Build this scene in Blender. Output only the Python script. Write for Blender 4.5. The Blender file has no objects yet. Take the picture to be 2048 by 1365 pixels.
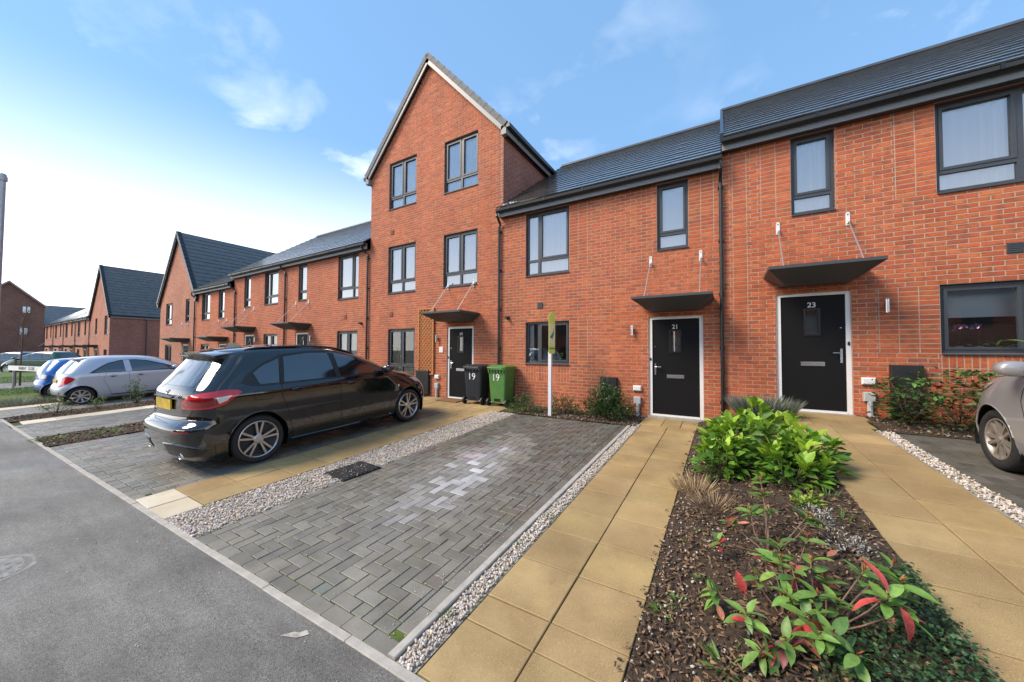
import bpy, math, random
import numpy as np
from mathutils import Vector, Matrix, Euler
random.seed(7); rng = np.random.default_rng(7)
R_ = math.radians
scene = bpy.context.scene
COL = scene.collection

# ------------------------------------------------------------------ camera
F_PX, PIT, ROLL, YAW, CAM_Z = 706.35, .0276084, .00493047, .5409596, 1.40
_fw = np.array([-math.sin(YAW)*math.cos(PIT), math.cos(YAW)*math.cos(PIT), math.sin(PIT)])
_r0 = np.array([math.cos(YAW), math.sin(YAW), 0]); _u0 = np.cross(_r0, _fw)
_r = math.cos(ROLL)*_r0+math.sin(ROLL)*_u0; _u = -math.sin(ROLL)*_r0+math.cos(ROLL)*_u0
cam_d = bpy.data.cameras.new('camera'); cam = bpy.data.objects.new('camera', cam_d); COL.objects.link(cam)
cam.matrix_world = Matrix(((_r[0], _u[0], -_fw[0], 0), (_r[1], _u[1], -_fw[1], 0), (_r[2], _u[2], -_fw[2], CAM_Z), (0, 0, 0, 1)))
cam_d.sensor_fit = 'HORIZONTAL'; cam_d.sensor_width = 36; cam_d.lens = F_PX/2048*36
cam_d.clip_start = .05; cam_d.clip_end = 3000
scene.camera = cam
def in_view(x, y, z, m=0):
    v = np.array([x, y, z-CAM_Z]); d = v@_fw
    if d < .1: return False
    px = 1024+F_PX*(v@_r)/d; py = 682.5-F_PX*(v@_u)/d
    return -m < px < 2048+m and -m < py < 1365+m

# ------------------------------------------------------------------ sky, sun, exposure
SUN_EL, SUN_ROT = R_(44), R_(227)
world = bpy.data.worlds.new('World'); scene.world = world; world.use_nodes = True
nt = world.node_tree; bg = nt.nodes['Background']
sky = nt.nodes.new('ShaderNodeTexSky'); sky.sky_type = 'NISHITA'; sky.sun_disc = False
sky.sun_elevation = SUN_EL; sky.sun_rotation = SUN_ROT; sky.air_density = .8; sky.dust_density = .05; sky.ozone_density = 2.2
def wn(t, **k):
    n = nt.nodes.new(t)
    for a, b in k.items(): setattr(n, a, b)
    return n
L = nt.links.new
tc = wn('ShaderNodeTexCoord'); sep = wn('ShaderNodeSeparateXYZ'); L(tc.outputs['Generated'], sep.inputs[0])
zz = wn('ShaderNodeMath', operation='MAXIMUM'); L(sep.outputs['Z'], zz.inputs[0]); zz.inputs[1].default_value = 0.0
za = wn('ShaderNodeMath', operation='ADD'); L(zz.outputs[0], za.inputs[0]); za.inputs[1].default_value = .16
dv = wn('ShaderNodeVectorMath', operation='DIVIDE'); L(tc.outputs['Generated'], dv.inputs[0])
cb = wn('ShaderNodeCombineXYZ'); L(za.outputs[0], cb.inputs[0]); L(za.outputs[0], cb.inputs[1]); cb.inputs[2].default_value = 1
L(cb.outputs[0], dv.inputs[1])
mp = wn('ShaderNodeMapping'); L(dv.outputs[0], mp.inputs[0]); mp.inputs['Scale'].default_value = (1, 1, 0); mp.inputs['Location'].default_value = (9.1, 17.7, 0)
n1 = wn('ShaderNodeTexNoise'); L(mp.outputs[0], n1.inputs['Vector']); n1.inputs['Scale'].default_value = 2.7; n1.inputs['Detail'].default_value = 8; n1.inputs['Roughness'].default_value = .55; n1.inputs['Distortion'].default_value = .15
r1 = wn('ShaderNodeMapRange'); L(n1.outputs['Fac'], r1.inputs['Value']); r1.inputs['From Min'].default_value = .53; r1.inputs['From Max'].default_value = .72
n2 = wn('ShaderNodeTexNoise'); L(mp.outputs[0], n2.inputs['Vector']); n2.inputs['Scale'].default_value = .55; n2.inputs['Detail'].default_value = 3
r2 = wn('ShaderNodeMapRange'); L(n2.outputs['Fac'], r2.inputs['Value']); r2.inputs['From Min'].default_value = .46; r2.inputs['From Max'].default_value = .62
mu = wn('ShaderNodeMath', operation='MULTIPLY'); L(r1.outputs[0], mu.inputs[0]); L(r2.outputs[0], mu.inputs[1])
mu2 = wn('ShaderNodeMath', operation='MULTIPLY'); L(mu.outputs[0], mu2.inputs[0]); mu2.inputs[1].default_value = .5
# thin bright veil of cloud that thickens towards the horizon all round
hz = wn('ShaderNodeMapRange'); L(sep.outputs['Z'], hz.inputs['Value']); hz.inputs['From Min'].default_value = .05; hz.inputs['From Max'].default_value = .48; hz.inputs['To Min'].default_value = .92; hz.inputs['To Max'].default_value = 0.0
hp = wn('ShaderNodeMath', operation='POWER'); L(hz.outputs[0], hp.inputs[0]); hp.inputs[1].default_value = 1.5
mx = wn('ShaderNodeMath', operation='MAXIMUM'); L(mu2.outputs[0], mx.inputs[0]); L(hp.outputs[0], mx.inputs[1])
tint = wn('ShaderNodeMix', data_type='RGBA', blend_type='MULTIPLY'); tint.inputs['Factor'].default_value = 1; L(sky.outputs[0], tint.inputs['A']); tint.inputs['B'].default_value = (.74, .78, .78, 1)
even = wn('ShaderNodeMix', data_type='RGBA'); even.inputs['Factor'].default_value = .62; L(tint.outputs['Result'], even.inputs['A']); even.inputs['B'].default_value = (.66, 1.30, 2.15, 1)   # thin high haze evens the blue out
mixc = wn('ShaderNodeMix', data_type='RGBA'); L(mx.outputs[0], mixc.inputs['Factor']); L(even.outputs['Result'], mixc.inputs['A']); mixc.inputs['B'].default_value = (6.2, 5.9, 5.5, 1)
L(mixc.outputs['Result'], bg.inputs['Color']); bg.inputs['Strength'].default_value = .13
sun_d = bpy.data.lights.new('sun', 'SUN'); sun_d.energy = 1.5; sun_d.angle = R_(24); sun_d.color = (1, .84, .66)
sun = bpy.data.objects.new('sun', sun_d); COL.objects.link(sun)
_sd = Vector((math.sin(SUN_ROT)*math.cos(SUN_EL), math.cos(SUN_ROT)*math.cos(SUN_EL), math.sin(SUN_EL)))
sun.rotation_euler = _sd.to_track_quat('Z', 'Y').to_euler(); sun.location = _sd*60
vs = scene.view_settings; vs.view_transform = 'Standard'; vs.look = 'None'; vs.exposure = 1.78; vs.gamma = 1; vs.use_curve_mapping = False
scene.cycles.max_bounces = 6; scene.cycles.transparent_max_bounces = 12
scene.cycles.caustics_reflective = False; scene.cycles.caustics_refractive = False

# ------------------------------------------------------------------ materials
MATS = {}
def nmat(name):
    m = bpy.data.materials.new(name); m.use_nodes = True; MATS[name] = m
    return m, m.node_tree, m.node_tree.nodes['Principled BSDF']
def setp(p, **k):
    for a, b in k.items():
        p.inputs[a.replace('_', ' ')].default_value = b
def plain(name, col, rough=.5, metal=0., noise=.0, nscale=30, bump=0., bscale=200, coat=0., spec=.5):
    m, t, p = nmat(name); c = (*col, 1)
    setp(p, Base_Color=c, Roughness=rough, Metallic=metal); p.inputs['Coat Weight'].default_value = coat; p.inputs['Coat Roughness'].default_value = .05
    p.inputs['Specular IOR Level'].default_value = spec
    if noise or bump:
        co = t.nodes.new('ShaderNodeTexCoord')
    if noise:
        n = t.nodes.new('ShaderNodeTexNoise'); n.inputs['Scale'].default_value = nscale; n.inputs['Detail'].default_value = 5
        t.links.new(co.outputs['Object'], n.inputs['Vector'])
        mr = t.nodes.new('ShaderNodeMapRange'); mr.inputs['From Min'].default_value = .3; mr.inputs['From Max'].default_value = .7
        mr.inputs['To Min'].default_value = 1-noise; mr.inputs['To Max'].default_value = 1+noise
        t.links.new(n.outputs['Fac'], mr.inputs['Value'])
        mm = t.nodes.new('ShaderNodeMix'); mm.data_type = 'RGBA'; mm.blend_type = 'MULTIPLY'; mm.inputs['Factor'].default_value = 1
        mm.inputs['A'].default_value = c; t.links.new(mr.outputs[0], mm.inputs['B']); t.links.new(mm.outputs['Result'], p.inputs['Base Color'])
    if bump:
        n = t.nodes.new('ShaderNodeTexNoise'); n.inputs['Scale'].default_value = bscale; n.inputs['Detail'].default_value = 4
        t.links.new(co.outputs['Object'], n.inputs['Vector'])
        b = t.nodes.new('ShaderNodeBump'); b.inputs['Strength'].default_value = bump; b.inputs['Distance'].default_value = .01
        t.links.new(n.outputs['Fac'], b.inputs['Height']); t.links.new(b.outputs[0], p.inputs['Normal'])
    return m
def nd(t, typ, **k):
    n = t.nodes.new(typ)
    for a, b in k.items(): setattr(n, a, b)
    return n
def noise(t, vec, scale, detail=4, rough=.5):
    n = nd(t, 'ShaderNodeTexNoise'); n.inputs['Scale'].default_value = scale; n.inputs['Detail'].default_value = detail; n.inputs['Roughness'].default_value = rough
    if vec is not None: t.links.new(vec, n.inputs['Vector'])
    return n.outputs['Fac']
def mapr(t, v, a, b, c, d):
    n = nd(t, 'ShaderNodeMapRange'); t.links.new(v, n.inputs['Value'])
    for k, x in zip(('From Min', 'From Max', 'To Min', 'To Max'), (a, b, c, d)): n.inputs[k].default_value = x
    return n.outputs[0]
def mixrgb(t, fac, a, b, mode='MIX'):
    n = nd(t, 'ShaderNodeMix', data_type='RGBA', blend_type=mode)
    for s, v in (('Factor', fac), ('A', a), ('B', b)):
        if isinstance(v, (int, float)): n.inputs[s].default_value = v if s == 'Factor' else (v, v, v, 1)
        elif isinstance(v, tuple): n.inputs[s].default_value = (*v, 1) if len(v) == 3 else v
        else: t.links.new(v, n.inputs[s])
    return n.outputs['Result']
def bump(t, p, h, strength, dist=.01):
    b = nd(t, 'ShaderNodeBump'); b.inputs['Strength'].default_value = strength; b.inputs['Distance'].default_value = dist
    t.links.new(h, b.inputs['Height']); t.links.new(b.outputs[0], p.inputs['Normal'])
def geo_pos(t):
    return nd(t, 'ShaderNodeNewGeometry').outputs['Position']
def scaled(t, v, s):
    m = nd(t, 'ShaderNodeMapping'); m.inputs['Scale'].default_value = s; t.links.new(v, m.inputs[0]); return m.outputs[0]
def attr(t, n='Col'):
    a = nd(t, 'ShaderNodeAttribute'); a.attribute_name = n; return a.outputs['Color']

# clay brick: each brick carries its own colour; kiln-darkened smudges run along it
m, t, p = nmat('brick'); P = geo_pos(t); c = attr(t)
sm = mapr(t, noise(t, scaled(t, P, (8.5, 8.5, 14)), 1.0, 3), .49, .62, 0, .6)
c2 = mixrgb(t, sm, c, (.20, .085, .045))
lt = mapr(t, noise(t, scaled(t, P, (3, 3, 5)), 1.3, 2), .58, .75, 0, .35)
c2 = mixrgb(t, lt, c2, (.56, .19, .075))
c2 = mixrgb(t, 1.0, c2, mapr(t, noise(t, P, 60, 4), .3, .7, .8, 1.15), 'MULTIPLY')
c2 = mixrgb(t, mapr(t, noise(t, P, .7, 5, .65), .58, .8, 0, .15), c2, (.50, .30, .21))
c2 = mixrgb(t, 1.0, c2, mapr(t, noise(t, scaled(t, P, (1.6, 1.6, .35)), 1, 4), .3, .7, .86, 1.12), 'MULTIPLY')
t.links.new(c2, p.inputs['Base Color']); setp(p, Roughness=.85); bump(t, p, noise(t, P, 220, 4), .35, .004)
# mortar
m, t, p = nmat('mortar'); P = geo_pos(t)
t.links.new(mixrgb(t, mapr(t, noise(t, P, 40, 4), .3, .7, 0, 1), (.44, .31, .23), (.54, .40, .31)), p.inputs['Base Color']); setp(p, Roughness=.95); bump(t, p, noise(t, P, 150), .4, .004)
# distant brickwork (pieces too small to tell apart): brick pattern as colour and relief
def brickwall(name, axis, c1, c2_, mort, bias=0):
    m, t, p = nmat(name); P = geo_pos(t); s = nd(t, 'ShaderNodeSeparateXYZ'); t.links.new(P, s.inputs[0])
    cb = nd(t, 'ShaderNodeCombineXYZ'); t.links.new(s.outputs[axis], cb.inputs[0]); t.links.new(s.outputs['Z'], cb.inputs[1])
    b = nd(t, 'ShaderNodeTexBrick'); t.links.new(cb.outputs[0], b.inputs['Vector'])
    b.inputs['Scale'].default_value = 1; b.inputs['Brick Width'].default_value = .225; b.inputs['Row Height'].default_value = .075; b.inputs['Mortar Size'].default_value = .007
    b.inputs['Color1'].default_value = (*c1, 1); b.inputs['Color2'].default_value = (*c2_, 1); b.inputs['Mortar'].default_value = (*mort, 1); b.inputs['Bias'].default_value = bias
    c = mixrgb(t, mapr(t, noise(t, scaled(t, P, (8, 8, 13)), 1, 3), .5, .68, 0, .6), b.outputs['Color'], (.17, .085, .055))
    c = mixrgb(t, 1.0, c, mapr(t, noise(t, P, .8, 3), .3, .7, .85, 1.12), 'MULTIPLY')
    t.links.new(c, p.inputs['Base Color']); setp(p, Roughness=.9); bump(t, p, b.outputs['Fac'], -.4, .006)
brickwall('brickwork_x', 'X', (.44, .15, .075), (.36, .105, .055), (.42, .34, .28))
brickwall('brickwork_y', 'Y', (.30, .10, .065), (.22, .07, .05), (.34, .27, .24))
brickwall('brickwork_dark', 'Y', (.17, .075, .055), (.11, .05, .045), (.22, .17, .15))
# concrete block paver: own colour + speckle
m, t, p = nmat('paver'); P = geo_pos(t); c = attr(t)
c = mixrgb(t, 1.0, c, mapr(t, noise(t, P, 330, 3), .3, .7, .72, 1.25), 'MULTIPLY')
c = mixrgb(t, 1.0, c, mapr(t, noise(t, P, 5, 4), .3, .7, .82, 1.16), 'MULTIPLY')
c = mixrgb(t, mapr(t, noise(t, P, 2.2, 5), .52, .75, 0, .5), c, (.085, .075, .05))
t.links.new(c, p.inputs['Base Color']); t.links.new(mapr(t, noise(t, P, 3, 3), .35, .65, .38, .7), p.inputs['Roughness']); bump(t, p, noise(t, P, 400, 3), .5, .003)
# jointing sand with moss
m, t, p = nmat('joint_sand'); P = geo_pos(t)
c = mixrgb(t, mapr(t, noise(t, P, 2.3, 6, .65), .43, .56, 0, 1), (.035, .032, .026), (.095, .135, .022))
t.links.new(c, p.inputs['Base Color']); setp(p, Roughness=1.0); bump(t, p, noise(t, P, 150), .8, .01)
# buff textured slab
def slabmat(name, base, dirt):
    m, t, p = nmat(name); P = geo_pos(t); c = attr(t)
    c = mixrgb(t, 1.0, c, base, 'MULTIPLY')
    c = mixrgb(t, mapr(t, noise(t, P, 1.7, 5, .6), .38, .68, 0, .8), c, dirt)
    c = mixrgb(t, 1.0, c, mapr(t, noise(t, P, .55, 4, .6), .3, .7, .70, 1.22), 'MULTIPLY')
    c = mixrgb(t, mapr(t, noise(t, P, 7, 5, .7), .60, .74, 0, .45), c, (.15, .105, .05))
    sp = noise(t, P, 260, 2)
    c = mixrgb(t, mapr(t, sp, .56, .68, 0, .55), c, (.62, .5, .32))
    c = mixrgb(t, mapr(t, sp, .42, .32, 0, .5), c, (.13, .085, .035))
    t.links.new(c, p.inputs['Base Color']); t.links.new(mapr(t, noise(t, P, 2, 4), .35, .65, .5, .85), p.inputs['Roughness']); bump(t, p, sp, .5, .004)
slabmat('slab_buff', (.43, .305, .135), (.26, .172, .07))
slabmat('slab_cream', (.70, .64, .50), (.55, .47, .33))
# asphalt
m, t, p = nmat('asphalt'); P = geo_pos(t)
c = mixrgb(t, mapr(t, noise(t, P, 1.1, 5, .6), .35, .7, 0, 1), (.120, .116, .105), (.205, .20, .182))
c = mixrgb(t, 1.0, c, mapr(t, noise(t, scaled(t, P, (1.0, 5.5, 1)), 1.3, 5, .6), .3, .7, .80, 1.2), 'MULTIPLY')
c = mixrgb(t, 1.0, c, mapr(t, noise(t, P, 48, 4, .75), .3, .7, .70, 1.32), 'MULTIPLY')
c = mixrgb(t, 1.0, c, mapr(t, noise(t, P, 160, 3, .7), .3, .7, .35, 1.7), 'MULTIPLY')
c = mixrgb(t, mapr(t, noise(t, P, 420, 1), .66, .72, 0, .7), c, (.42, .40, .37))
t.links.new(c, p.inputs['Base Color']); t.links.new(mapr(t, noise(t, P, .8, 4), .35, .65, .48, .72), p.inputs['Roughness']); bump(t, p, noise(t, P, 170, 4, .7), .8, .01)
# gravel / mulch / soil pieces with own colours
for nm, ro in (('stone_piece', .8), ('mulch_piece', .9), ('twig', .8)):
    m, t, p = nmat(nm); P = geo_pos(t)
    t.links.new(mixrgb(t, 1.0, attr(t), mapr(t, noise(t, P, 90, 3), .3, .7, .7, 1.25), 'MULTIPLY'), p.inputs['Base Color']); setp(p, Roughness=ro)
m, t, p = nmat('soil'); P = geo_pos(t)
t.links.new(mixrgb(t, mapr(t, noise(t, P, 25, 5, .7), .35, .7, 0, 1), (.045, .030, .020), (.11, .074, .045)), p.inputs['Base Color']); setp(p, Roughness=1.0); bump(t, p, noise(t, P, 60, 5, .7), 1.0, .03)
m, t, p = nmat('gravel_bed'); P = geo_pos(t)
t.links.new(mixrgb(t, mapr(t, noise(t, P, 60, 4, .7), .35, .7, 0, 1), (.26, .23, .19), (.48, .44, .38)), p.inputs['Base Color']); setp(p, Roughness=1.0); bump(t, p, noise(t, P, 80, 4), 1.0, .02)
m, t, p = nmat('grass'); P = geo_pos(t)
t.links.new(mixrgb(t, 1.0, attr(t), mapr(t, noise(t, P, 3, 3), .3, .7, .75, 1.3), 'MULTIPLY'), p.inputs['Base Color']); setp(p, Roughness=.7)
plain('turf', (.07, .12, .025), .95, noise=.4, nscale=6, bump=.8, bscale=60)
plain('ground_far', (.13, .13, .12), .95, noise=.2, nscale=.5)
# leaves: own colour, slightly translucent, glossy cuticle
def leafmat(name, rough, trans):
    m, t, p = nmat(name); P = geo_pos(t)
    oi = nd(t, 'ShaderNodeObjectInfo')
    c = mixrgb(t, 1.0, attr(t), mapr(t, oi.outputs['Random'], 0, 1, .75, 1.25), 'MULTIPLY')
    c = mixrgb(t, 1.0, c, mapr(t, noise(t, P, 45, 3), .3, .7, .8, 1.2), 'MULTIPLY')
    t.links.new(c, p.inputs['Base Color']); setp(p, Roughness=rough)
    tr = nd(t, 'ShaderNodeBsdfTranslucent'); t.links.new(c, tr.inputs['Color'])
    mx = nd(t, 'ShaderNodeMixShader'); mx.inputs[0].default_value = trans
    t.links.new(p.outputs[0], mx.inputs[1]); t.links.new(tr.outputs[0], mx.inputs[2]); t.links.new(mx.outputs[0], t.nodes['Material Output'].inputs[0])
leafmat('leaf', .46, .25); leafmat('leaf_matt', .65, .2)
# roof tiles
m, t, p = nmat('roof_tile'); P = geo_pos(t)
c = mixrgb(t, mapr(t, noise(t, P, 3, 5, .6), .3, .7, 0, 1), (.036, .036, .034), (.075, .073, .066))
c = mixrgb(t, mapr(t, noise(t, P, 1.4, 4), .60, .76, 0, .5), c, (.05, .045, .022))
t.links.new(c, p.inputs['Base Color']); setp(p, Roughness=.35); p.inputs['Coat Weight'].default_value = 1; p.inputs['Coat Roughness'].default_value = .1; bump(t, p, noise(t, P, 120), .2, .004)
plain('roof_tile_grey', (.15, .155, .16), .75, noise=.2, nscale=8, bump=.3)
# window glass: mirror-like film over a clear pane
def glass(name, tint, base=.10, ro=.01):
    m, t, p = nmat(name); t.nodes.remove(p)
    g = nd(t, 'ShaderNodeBsdfGlossy'); g.inputs['Roughness'].default_value = ro; g.inputs['Color'].default_value = (1, 1, 1, 1)
    tr = nd(t, 'ShaderNodeBsdfTransparent'); tr.inputs['Color'].default_value = (*tint, 1)
    fr = nd(t, 'ShaderNodeFresnel'); fr.inputs['IOR'].default_value = 1.5
    a = nd(t, 'ShaderNodeMath', operation='MULTIPLY_ADD'); t.links.new(fr.outputs[0], a.inputs[0]); a.inputs[1].default_value = 1.6; a.inputs[2].default_value = base; a.use_clamp = True
    mx = nd(t, 'ShaderNodeMixShader'); t.links.new(a.outputs[0], mx.inputs[0]); t.links.new(tr.outputs[0], mx.inputs[1]); t.links.new(g.outputs[0], mx.inputs[2])
    t.links.new(mx.outputs[0], t.nodes['Material Output'].inputs[0])
glass('window_glass', (.90, .95, .95), .05); glass('window_glass_upper', (.94, .97, .98), .24); glass('car_glass', (.38, .46, .50), .08, .07)
plain('frame_grey', (.050, .058, .068), .42, noise=.08)
plain('fascia_grey', (.20, .215, .23), .45, noise=.06)
plain('gutter_black', (.012, .012, .013), .3)
plain('pipe_black', (.014, .013, .013), .35)
plain('canopy_grey', (.055, .065, .075), .5, noise=.08)
plain('white_upvc', (.78, .78, .77), .35, noise=.04, nscale=4)
plain('door_black', (.012, .012, .013), .5, bump=.2, bscale=90, spec=.1)
plain('steel', (.62, .62, .62), .25, metal=1)
plain('steel_matt', (.5, .5, .5), .45, metal=.8)
plain('white_print', (.82, .82, .80), .5); plain('silver_print', (.62, .60, .56), .4, metal=.3)
plain('white_plastic', (.75, .75, .73), .45, noise=.05); plain('grey_plastic', (.42, .45, .47), .5, noise=.08)
plain('black_plastic', (.018, .018, .018), .5, noise=.1)
plain('curtain', (.88, .88, .88), .9); plain('blind', (.80, .80, .79), .8)
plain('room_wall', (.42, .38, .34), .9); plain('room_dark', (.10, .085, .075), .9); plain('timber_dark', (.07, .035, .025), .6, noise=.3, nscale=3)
plain('terracotta', (.30, .10, .05), .8)
plain('cedar', (.52, .22, .065), .65, noise=.25, nscale=20)
plain('concrete', (.40, .38, .34), .85, noise=.18, nscale=9, bump=.4)
plain('lead', (.22, .26, .32), .5, metal=.4)
plain('iron', (.22, .215, .20), .6, noise=.3, nscale=12)
plain('grate', (.02, .02, .021), .6, noise=.3)
plain('mat_coir', (.20, .10, .045), .95, noise=.2, nscale=90)
plain('bin_green', (.075, .20, .048), .45, noise=.12, nscale=5); plain('bin_black', (.020, .024, .032), .42, noise=.15, nscale=5)
plain('board_lime', (.62, .85, .16), .4); plain('board_pale', (.74, .86, .52), .4); plain('board_teal', (.01, .23, .16), .4)
plain('post_white', (.74, .74, .76), .5, noise=.06)
plain('galv', (.36, .39, .42), .45, metal=.5, noise=.15, nscale=8)
plain('lamp_dark', (.022, .022, .028), .5)
plain('bark', (.16, .11, .08), .9, noise=.3, nscale=30)
plain('paint_mark', (.42, .39, .34), .9, noise=.35, nscale=25)
# cars
plain('paint_black', (.004, .005, .007), .06, coat=1.0); plain('paint_silver', (.50, .55, .63), .35, metal=.35, coat=.8)
plain('paint_blue', (.02, .13, .42), .25, metal=.25, coat=.9); plain('paint_green', (.006, .06, .035), .25, metal=.25, coat=.9)
plain('paint_grey', (.38, .375, .38), .35, metal=.4, coat=.7); plain('paint_navy', (.02, .05, .10), .25, coat=.9)
plain('tyre', (.018, .018, .018), .8, noise=.2); plain('rim', (.52, .52, .53), .28, metal=.9); plain('rim_worn', (.40, .36, .32), .45, metal=.7); plain('rim_dark', (.02, .02, .02), .5)
plain('trim_black', (.012, .012, .012), .35); plain('seam', (.003, .003, .003), .6)
plain('lamp_red', (.55, .012, .018), .12, coat=1); plain('lamp_red_dark', (.22, .004, .008), .15, coat=1); plain('lamp_clear', (.65, .62, .62), .1, coat=1)
plain('plate_yellow', (.62, .42, .02), .4, noise=.25, nscale=7); plain('chrome', (.8, .8, .8), .12, metal=1)
plain('badge_blue', (.02, .12, .45), .3); plain('seat', (.05, .045, .045), .8)
plain('petal_pink', (.75, .18, .20), .6); plain('petal_orchid', (.62, .22, .52), .6); plain('petal_white', (.8, .8, .75), .6)

# ------------------------------------------------------------------ mesh helpers
class MB:
    """collects quads/triangles with a colour for each face, then builds ONE mesh object"""
    def __init__(s): s.v = []; s.f = []; s.c = []; s.m = []
    def add(s, vs, fs, col=(1, 1, 1), mi=0):
        b = len(s.v); s.v.extend(vs); s.f.extend([tuple(b+i for i in f) for f in fs]); s.c.extend([col]*len(fs)); s.m.extend([mi]*len(fs)); return s
    def box(s, x0, x1, y0, y1, z0, z1, col=(1, 1, 1), mi=0, skip=()):
        vs = [(x0, y0, z0), (x1, y0, z0), (x1, y1, z0), (x0, y1, z0), (x0, y0, z1), (x1, y0, z1), (x1, y1, z1), (x0, y1, z1)]
        fs = {'b': (0, 3, 2, 1), 't': (4, 5, 6, 7), 'f': (0, 1, 5, 4), 'r': (1, 2, 6, 5), 'k': (2, 3, 7, 6), 'l': (3, 0, 4, 7)}
        return s.add(vs, [f for k, f in fs.items() if k not in skip], col, mi)
    def quad(s, a, b, c, d, col=(1, 1, 1), mi=0): return s.add([a, b, c, d], [(0, 1, 2, 3)], col, mi)
    def poly(s, vs, col=(1, 1, 1), mi=0): return s.add(vs, [tuple(range(len(vs)))], col, mi)
    def prism(s, pts, axis, a, b, col=(1, 1, 1), mi=0):
        """pts: 2-D outline, extruded along axis from a to b"""
        def P(q, w):
            return {'x': (w, q[0], q[1]), 'y': (q[0], w, q[1]), 'z': (q[0], q[1], w)}[axis]
        n = len(pts); vs = [P(q, a) for q in pts]+[P(q, b) for q in pts]
        fs = [tuple(range(n-1, -1, -1)), tuple(range(n, 2*n))]+[(i, (i+1) % n, n+(i+1) % n, n+i) for i in range(n)]
        return s.add(vs, fs, col, mi)
    def tube(s, pts, rad, n=8, col=(1, 1, 1), mi=0, caps=True):
        pts = [Vector(q) for q in pts]; rs = rad if isinstance(rad, (list, tuple)) else [rad]*len(pts); vs = []; fs = []
        for i, q in enumerate(pts):
            d = (pts[min(i+1, len(pts)-1)]-pts[max(i-1, 0)]).normalized()
            a = d.cross(Vector((0, 0, 1)) if abs(d.z) < .95 else Vector((1, 0, 0))).normalized(); b = d.cross(a)
            for k in range(n):
                an = 2*math.pi*k/n; vs.append(tuple(q+(a*math.cos(an)+b*math.sin(an))*rs[i]))
        for i in range(len(pts)-1):
            for k in range(n):
                fs.append((i*n+k, i*n+(k+1) % n, (i+1)*n+(k+1) % n, (i+1)*n+k))
        if caps: fs += [tuple(range(n)), tuple(range((len(pts)-1)*n+n-1, (len(pts)-1)*n-1, -1))]
        return s.add(vs, fs, col, mi)
    def lathe(s, prof, axis='z', n=24, c0=(0, 0, 0), col=(1, 1, 1), mi=0):
        """prof: list of (radius, height) turned about an axis through c0"""
        vs = []; fs = []
        for r, h in prof:
            for k in range(n):
                a = 2*math.pi*k/n; u, w = r*math.cos(a), r*math.sin(a)
                q = (u, w, h) if axis == 'z' else (u, h, w) if axis == 'y' else (h, u, w)
                vs.append((q[0]+c0[0], q[1]+c0[1], q[2]+c0[2]))
        for i in range(len(prof)-1):
            for k in range(n): fs.append((i*n+k, i*n+(k+1) % n, (i+1)*n+(k+1) % n, (i+1)*n+k))
        return s.add(vs, fs, col, mi)
    def mesh(s, name, smooth=False):
        me = bpy.data.meshes.new(name); me.from_pydata(s.v, [], s.f)
        ca = me.color_attributes.new('Col', 'FLOAT_COLOR', 'CORNER')
        ls = np.array([len(f) for f in s.f]); cc = np.repeat(np.array([(*c, 1.) for c in s.c], dtype=np.float32), ls, axis=0)
        ca.data.foreach_set('color', cc.ravel())
        if any(s.m): me.polygons.foreach_set('material_index', s.m)
        if smooth: me.polygons.foreach_set('use_smooth', [True]*len(s.f))
        me.update(); return me
    def build(s, name, mat, parent=None, smooth=False, recalc=True):
        me = s.mesh(name, smooth)
        if recalc: fixn(me)
        for q in (mat if isinstance(mat, (list, tuple)) else [mat]): me.materials.append(MATS[q])
        return link(name, me, parent)
import bmesh
def fixn(me):
    b = bmesh.new(); b.from_mesh(me); bmesh.ops.recalc_face_normals(b, faces=b.faces); b.to_mesh(me); b.free()
def link(name, data, parent=None, loc=None, rot=None):
    o = bpy.data.objects.new(name, data); COL.objects.link(o)
    if parent is not None: o.parent = parent
    if loc is not None: o.location = loc
    if rot is not None: o.rotation_euler = rot
    return o
def tag(o, label=None, cat=None, group=None, kind=None):
    if label: o['label'] = label
    if cat: o['category'] = cat
    if group: o['group'] = group
    if kind: o['kind'] = kind
    return o
def thing(name, label, cat, loc=(0, 0, 0), rotz=0, group=None):
    return tag(link(name, None, None, loc, (0, 0, rotz)), label, cat, group)
def npmesh(name, V, Fq, C, mat, parent=None, smooth=False):
    """V (n,3), Fq (m,k) constant-size faces, C (m,3) face colours"""
    me = bpy.data.meshes.new(name); n, k = Fq.shape
    me.vertices.add(len(V)); me.vertices.foreach_set('co', np.asarray(V, np.float32).ravel())
    me.loops.add(n*k); me.loops.foreach_set('vertex_index', Fq.astype(np.int32).ravel())
    me.polygons.add(n); me.polygons.foreach_set('loop_start', np.arange(0, n*k, k, dtype=np.int32)); me.polygons.foreach_set('loop_total', np.full(n, k, np.int32))
    if smooth: me.polygons.foreach_set('use_smooth', [True]*n)
    me.update(calc_edges=True)
    ca = me.color_attributes.new('Col', 'FLOAT_COLOR', 'CORNER')
    ca.data.foreach_set('color', np.repeat(np.c_[C, np.ones(len(C))], k, axis=0).astype(np.float32).ravel())
    me.materials.append(MATS[mat]); return link(name, me, parent)
def text_obj(name, body, size, mat, parent, mw, ext=.002, bold=0.):
    cu = bpy.data.curves.new(name, 'FONT'); cu.body = body; cu.size = size; cu.extrude = ext; cu.align_x = 'CENTER'; cu.align_y = 'CENTER'; cu.offset = bold
    o = bpy.data.objects.new(name, cu); COL.objects.link(o)
    dg = bpy.context.evaluated_depsgraph_get(); me = bpy.data.meshes.new_from_object(o.evaluated_get(dg))
    bpy.data.objects.remove(o); bpy.data.curves.remove(cu)
    me.transform(mw); me.materials.clear(); me.materials.append(MATS[mat]); return link(name, me, parent)
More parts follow.
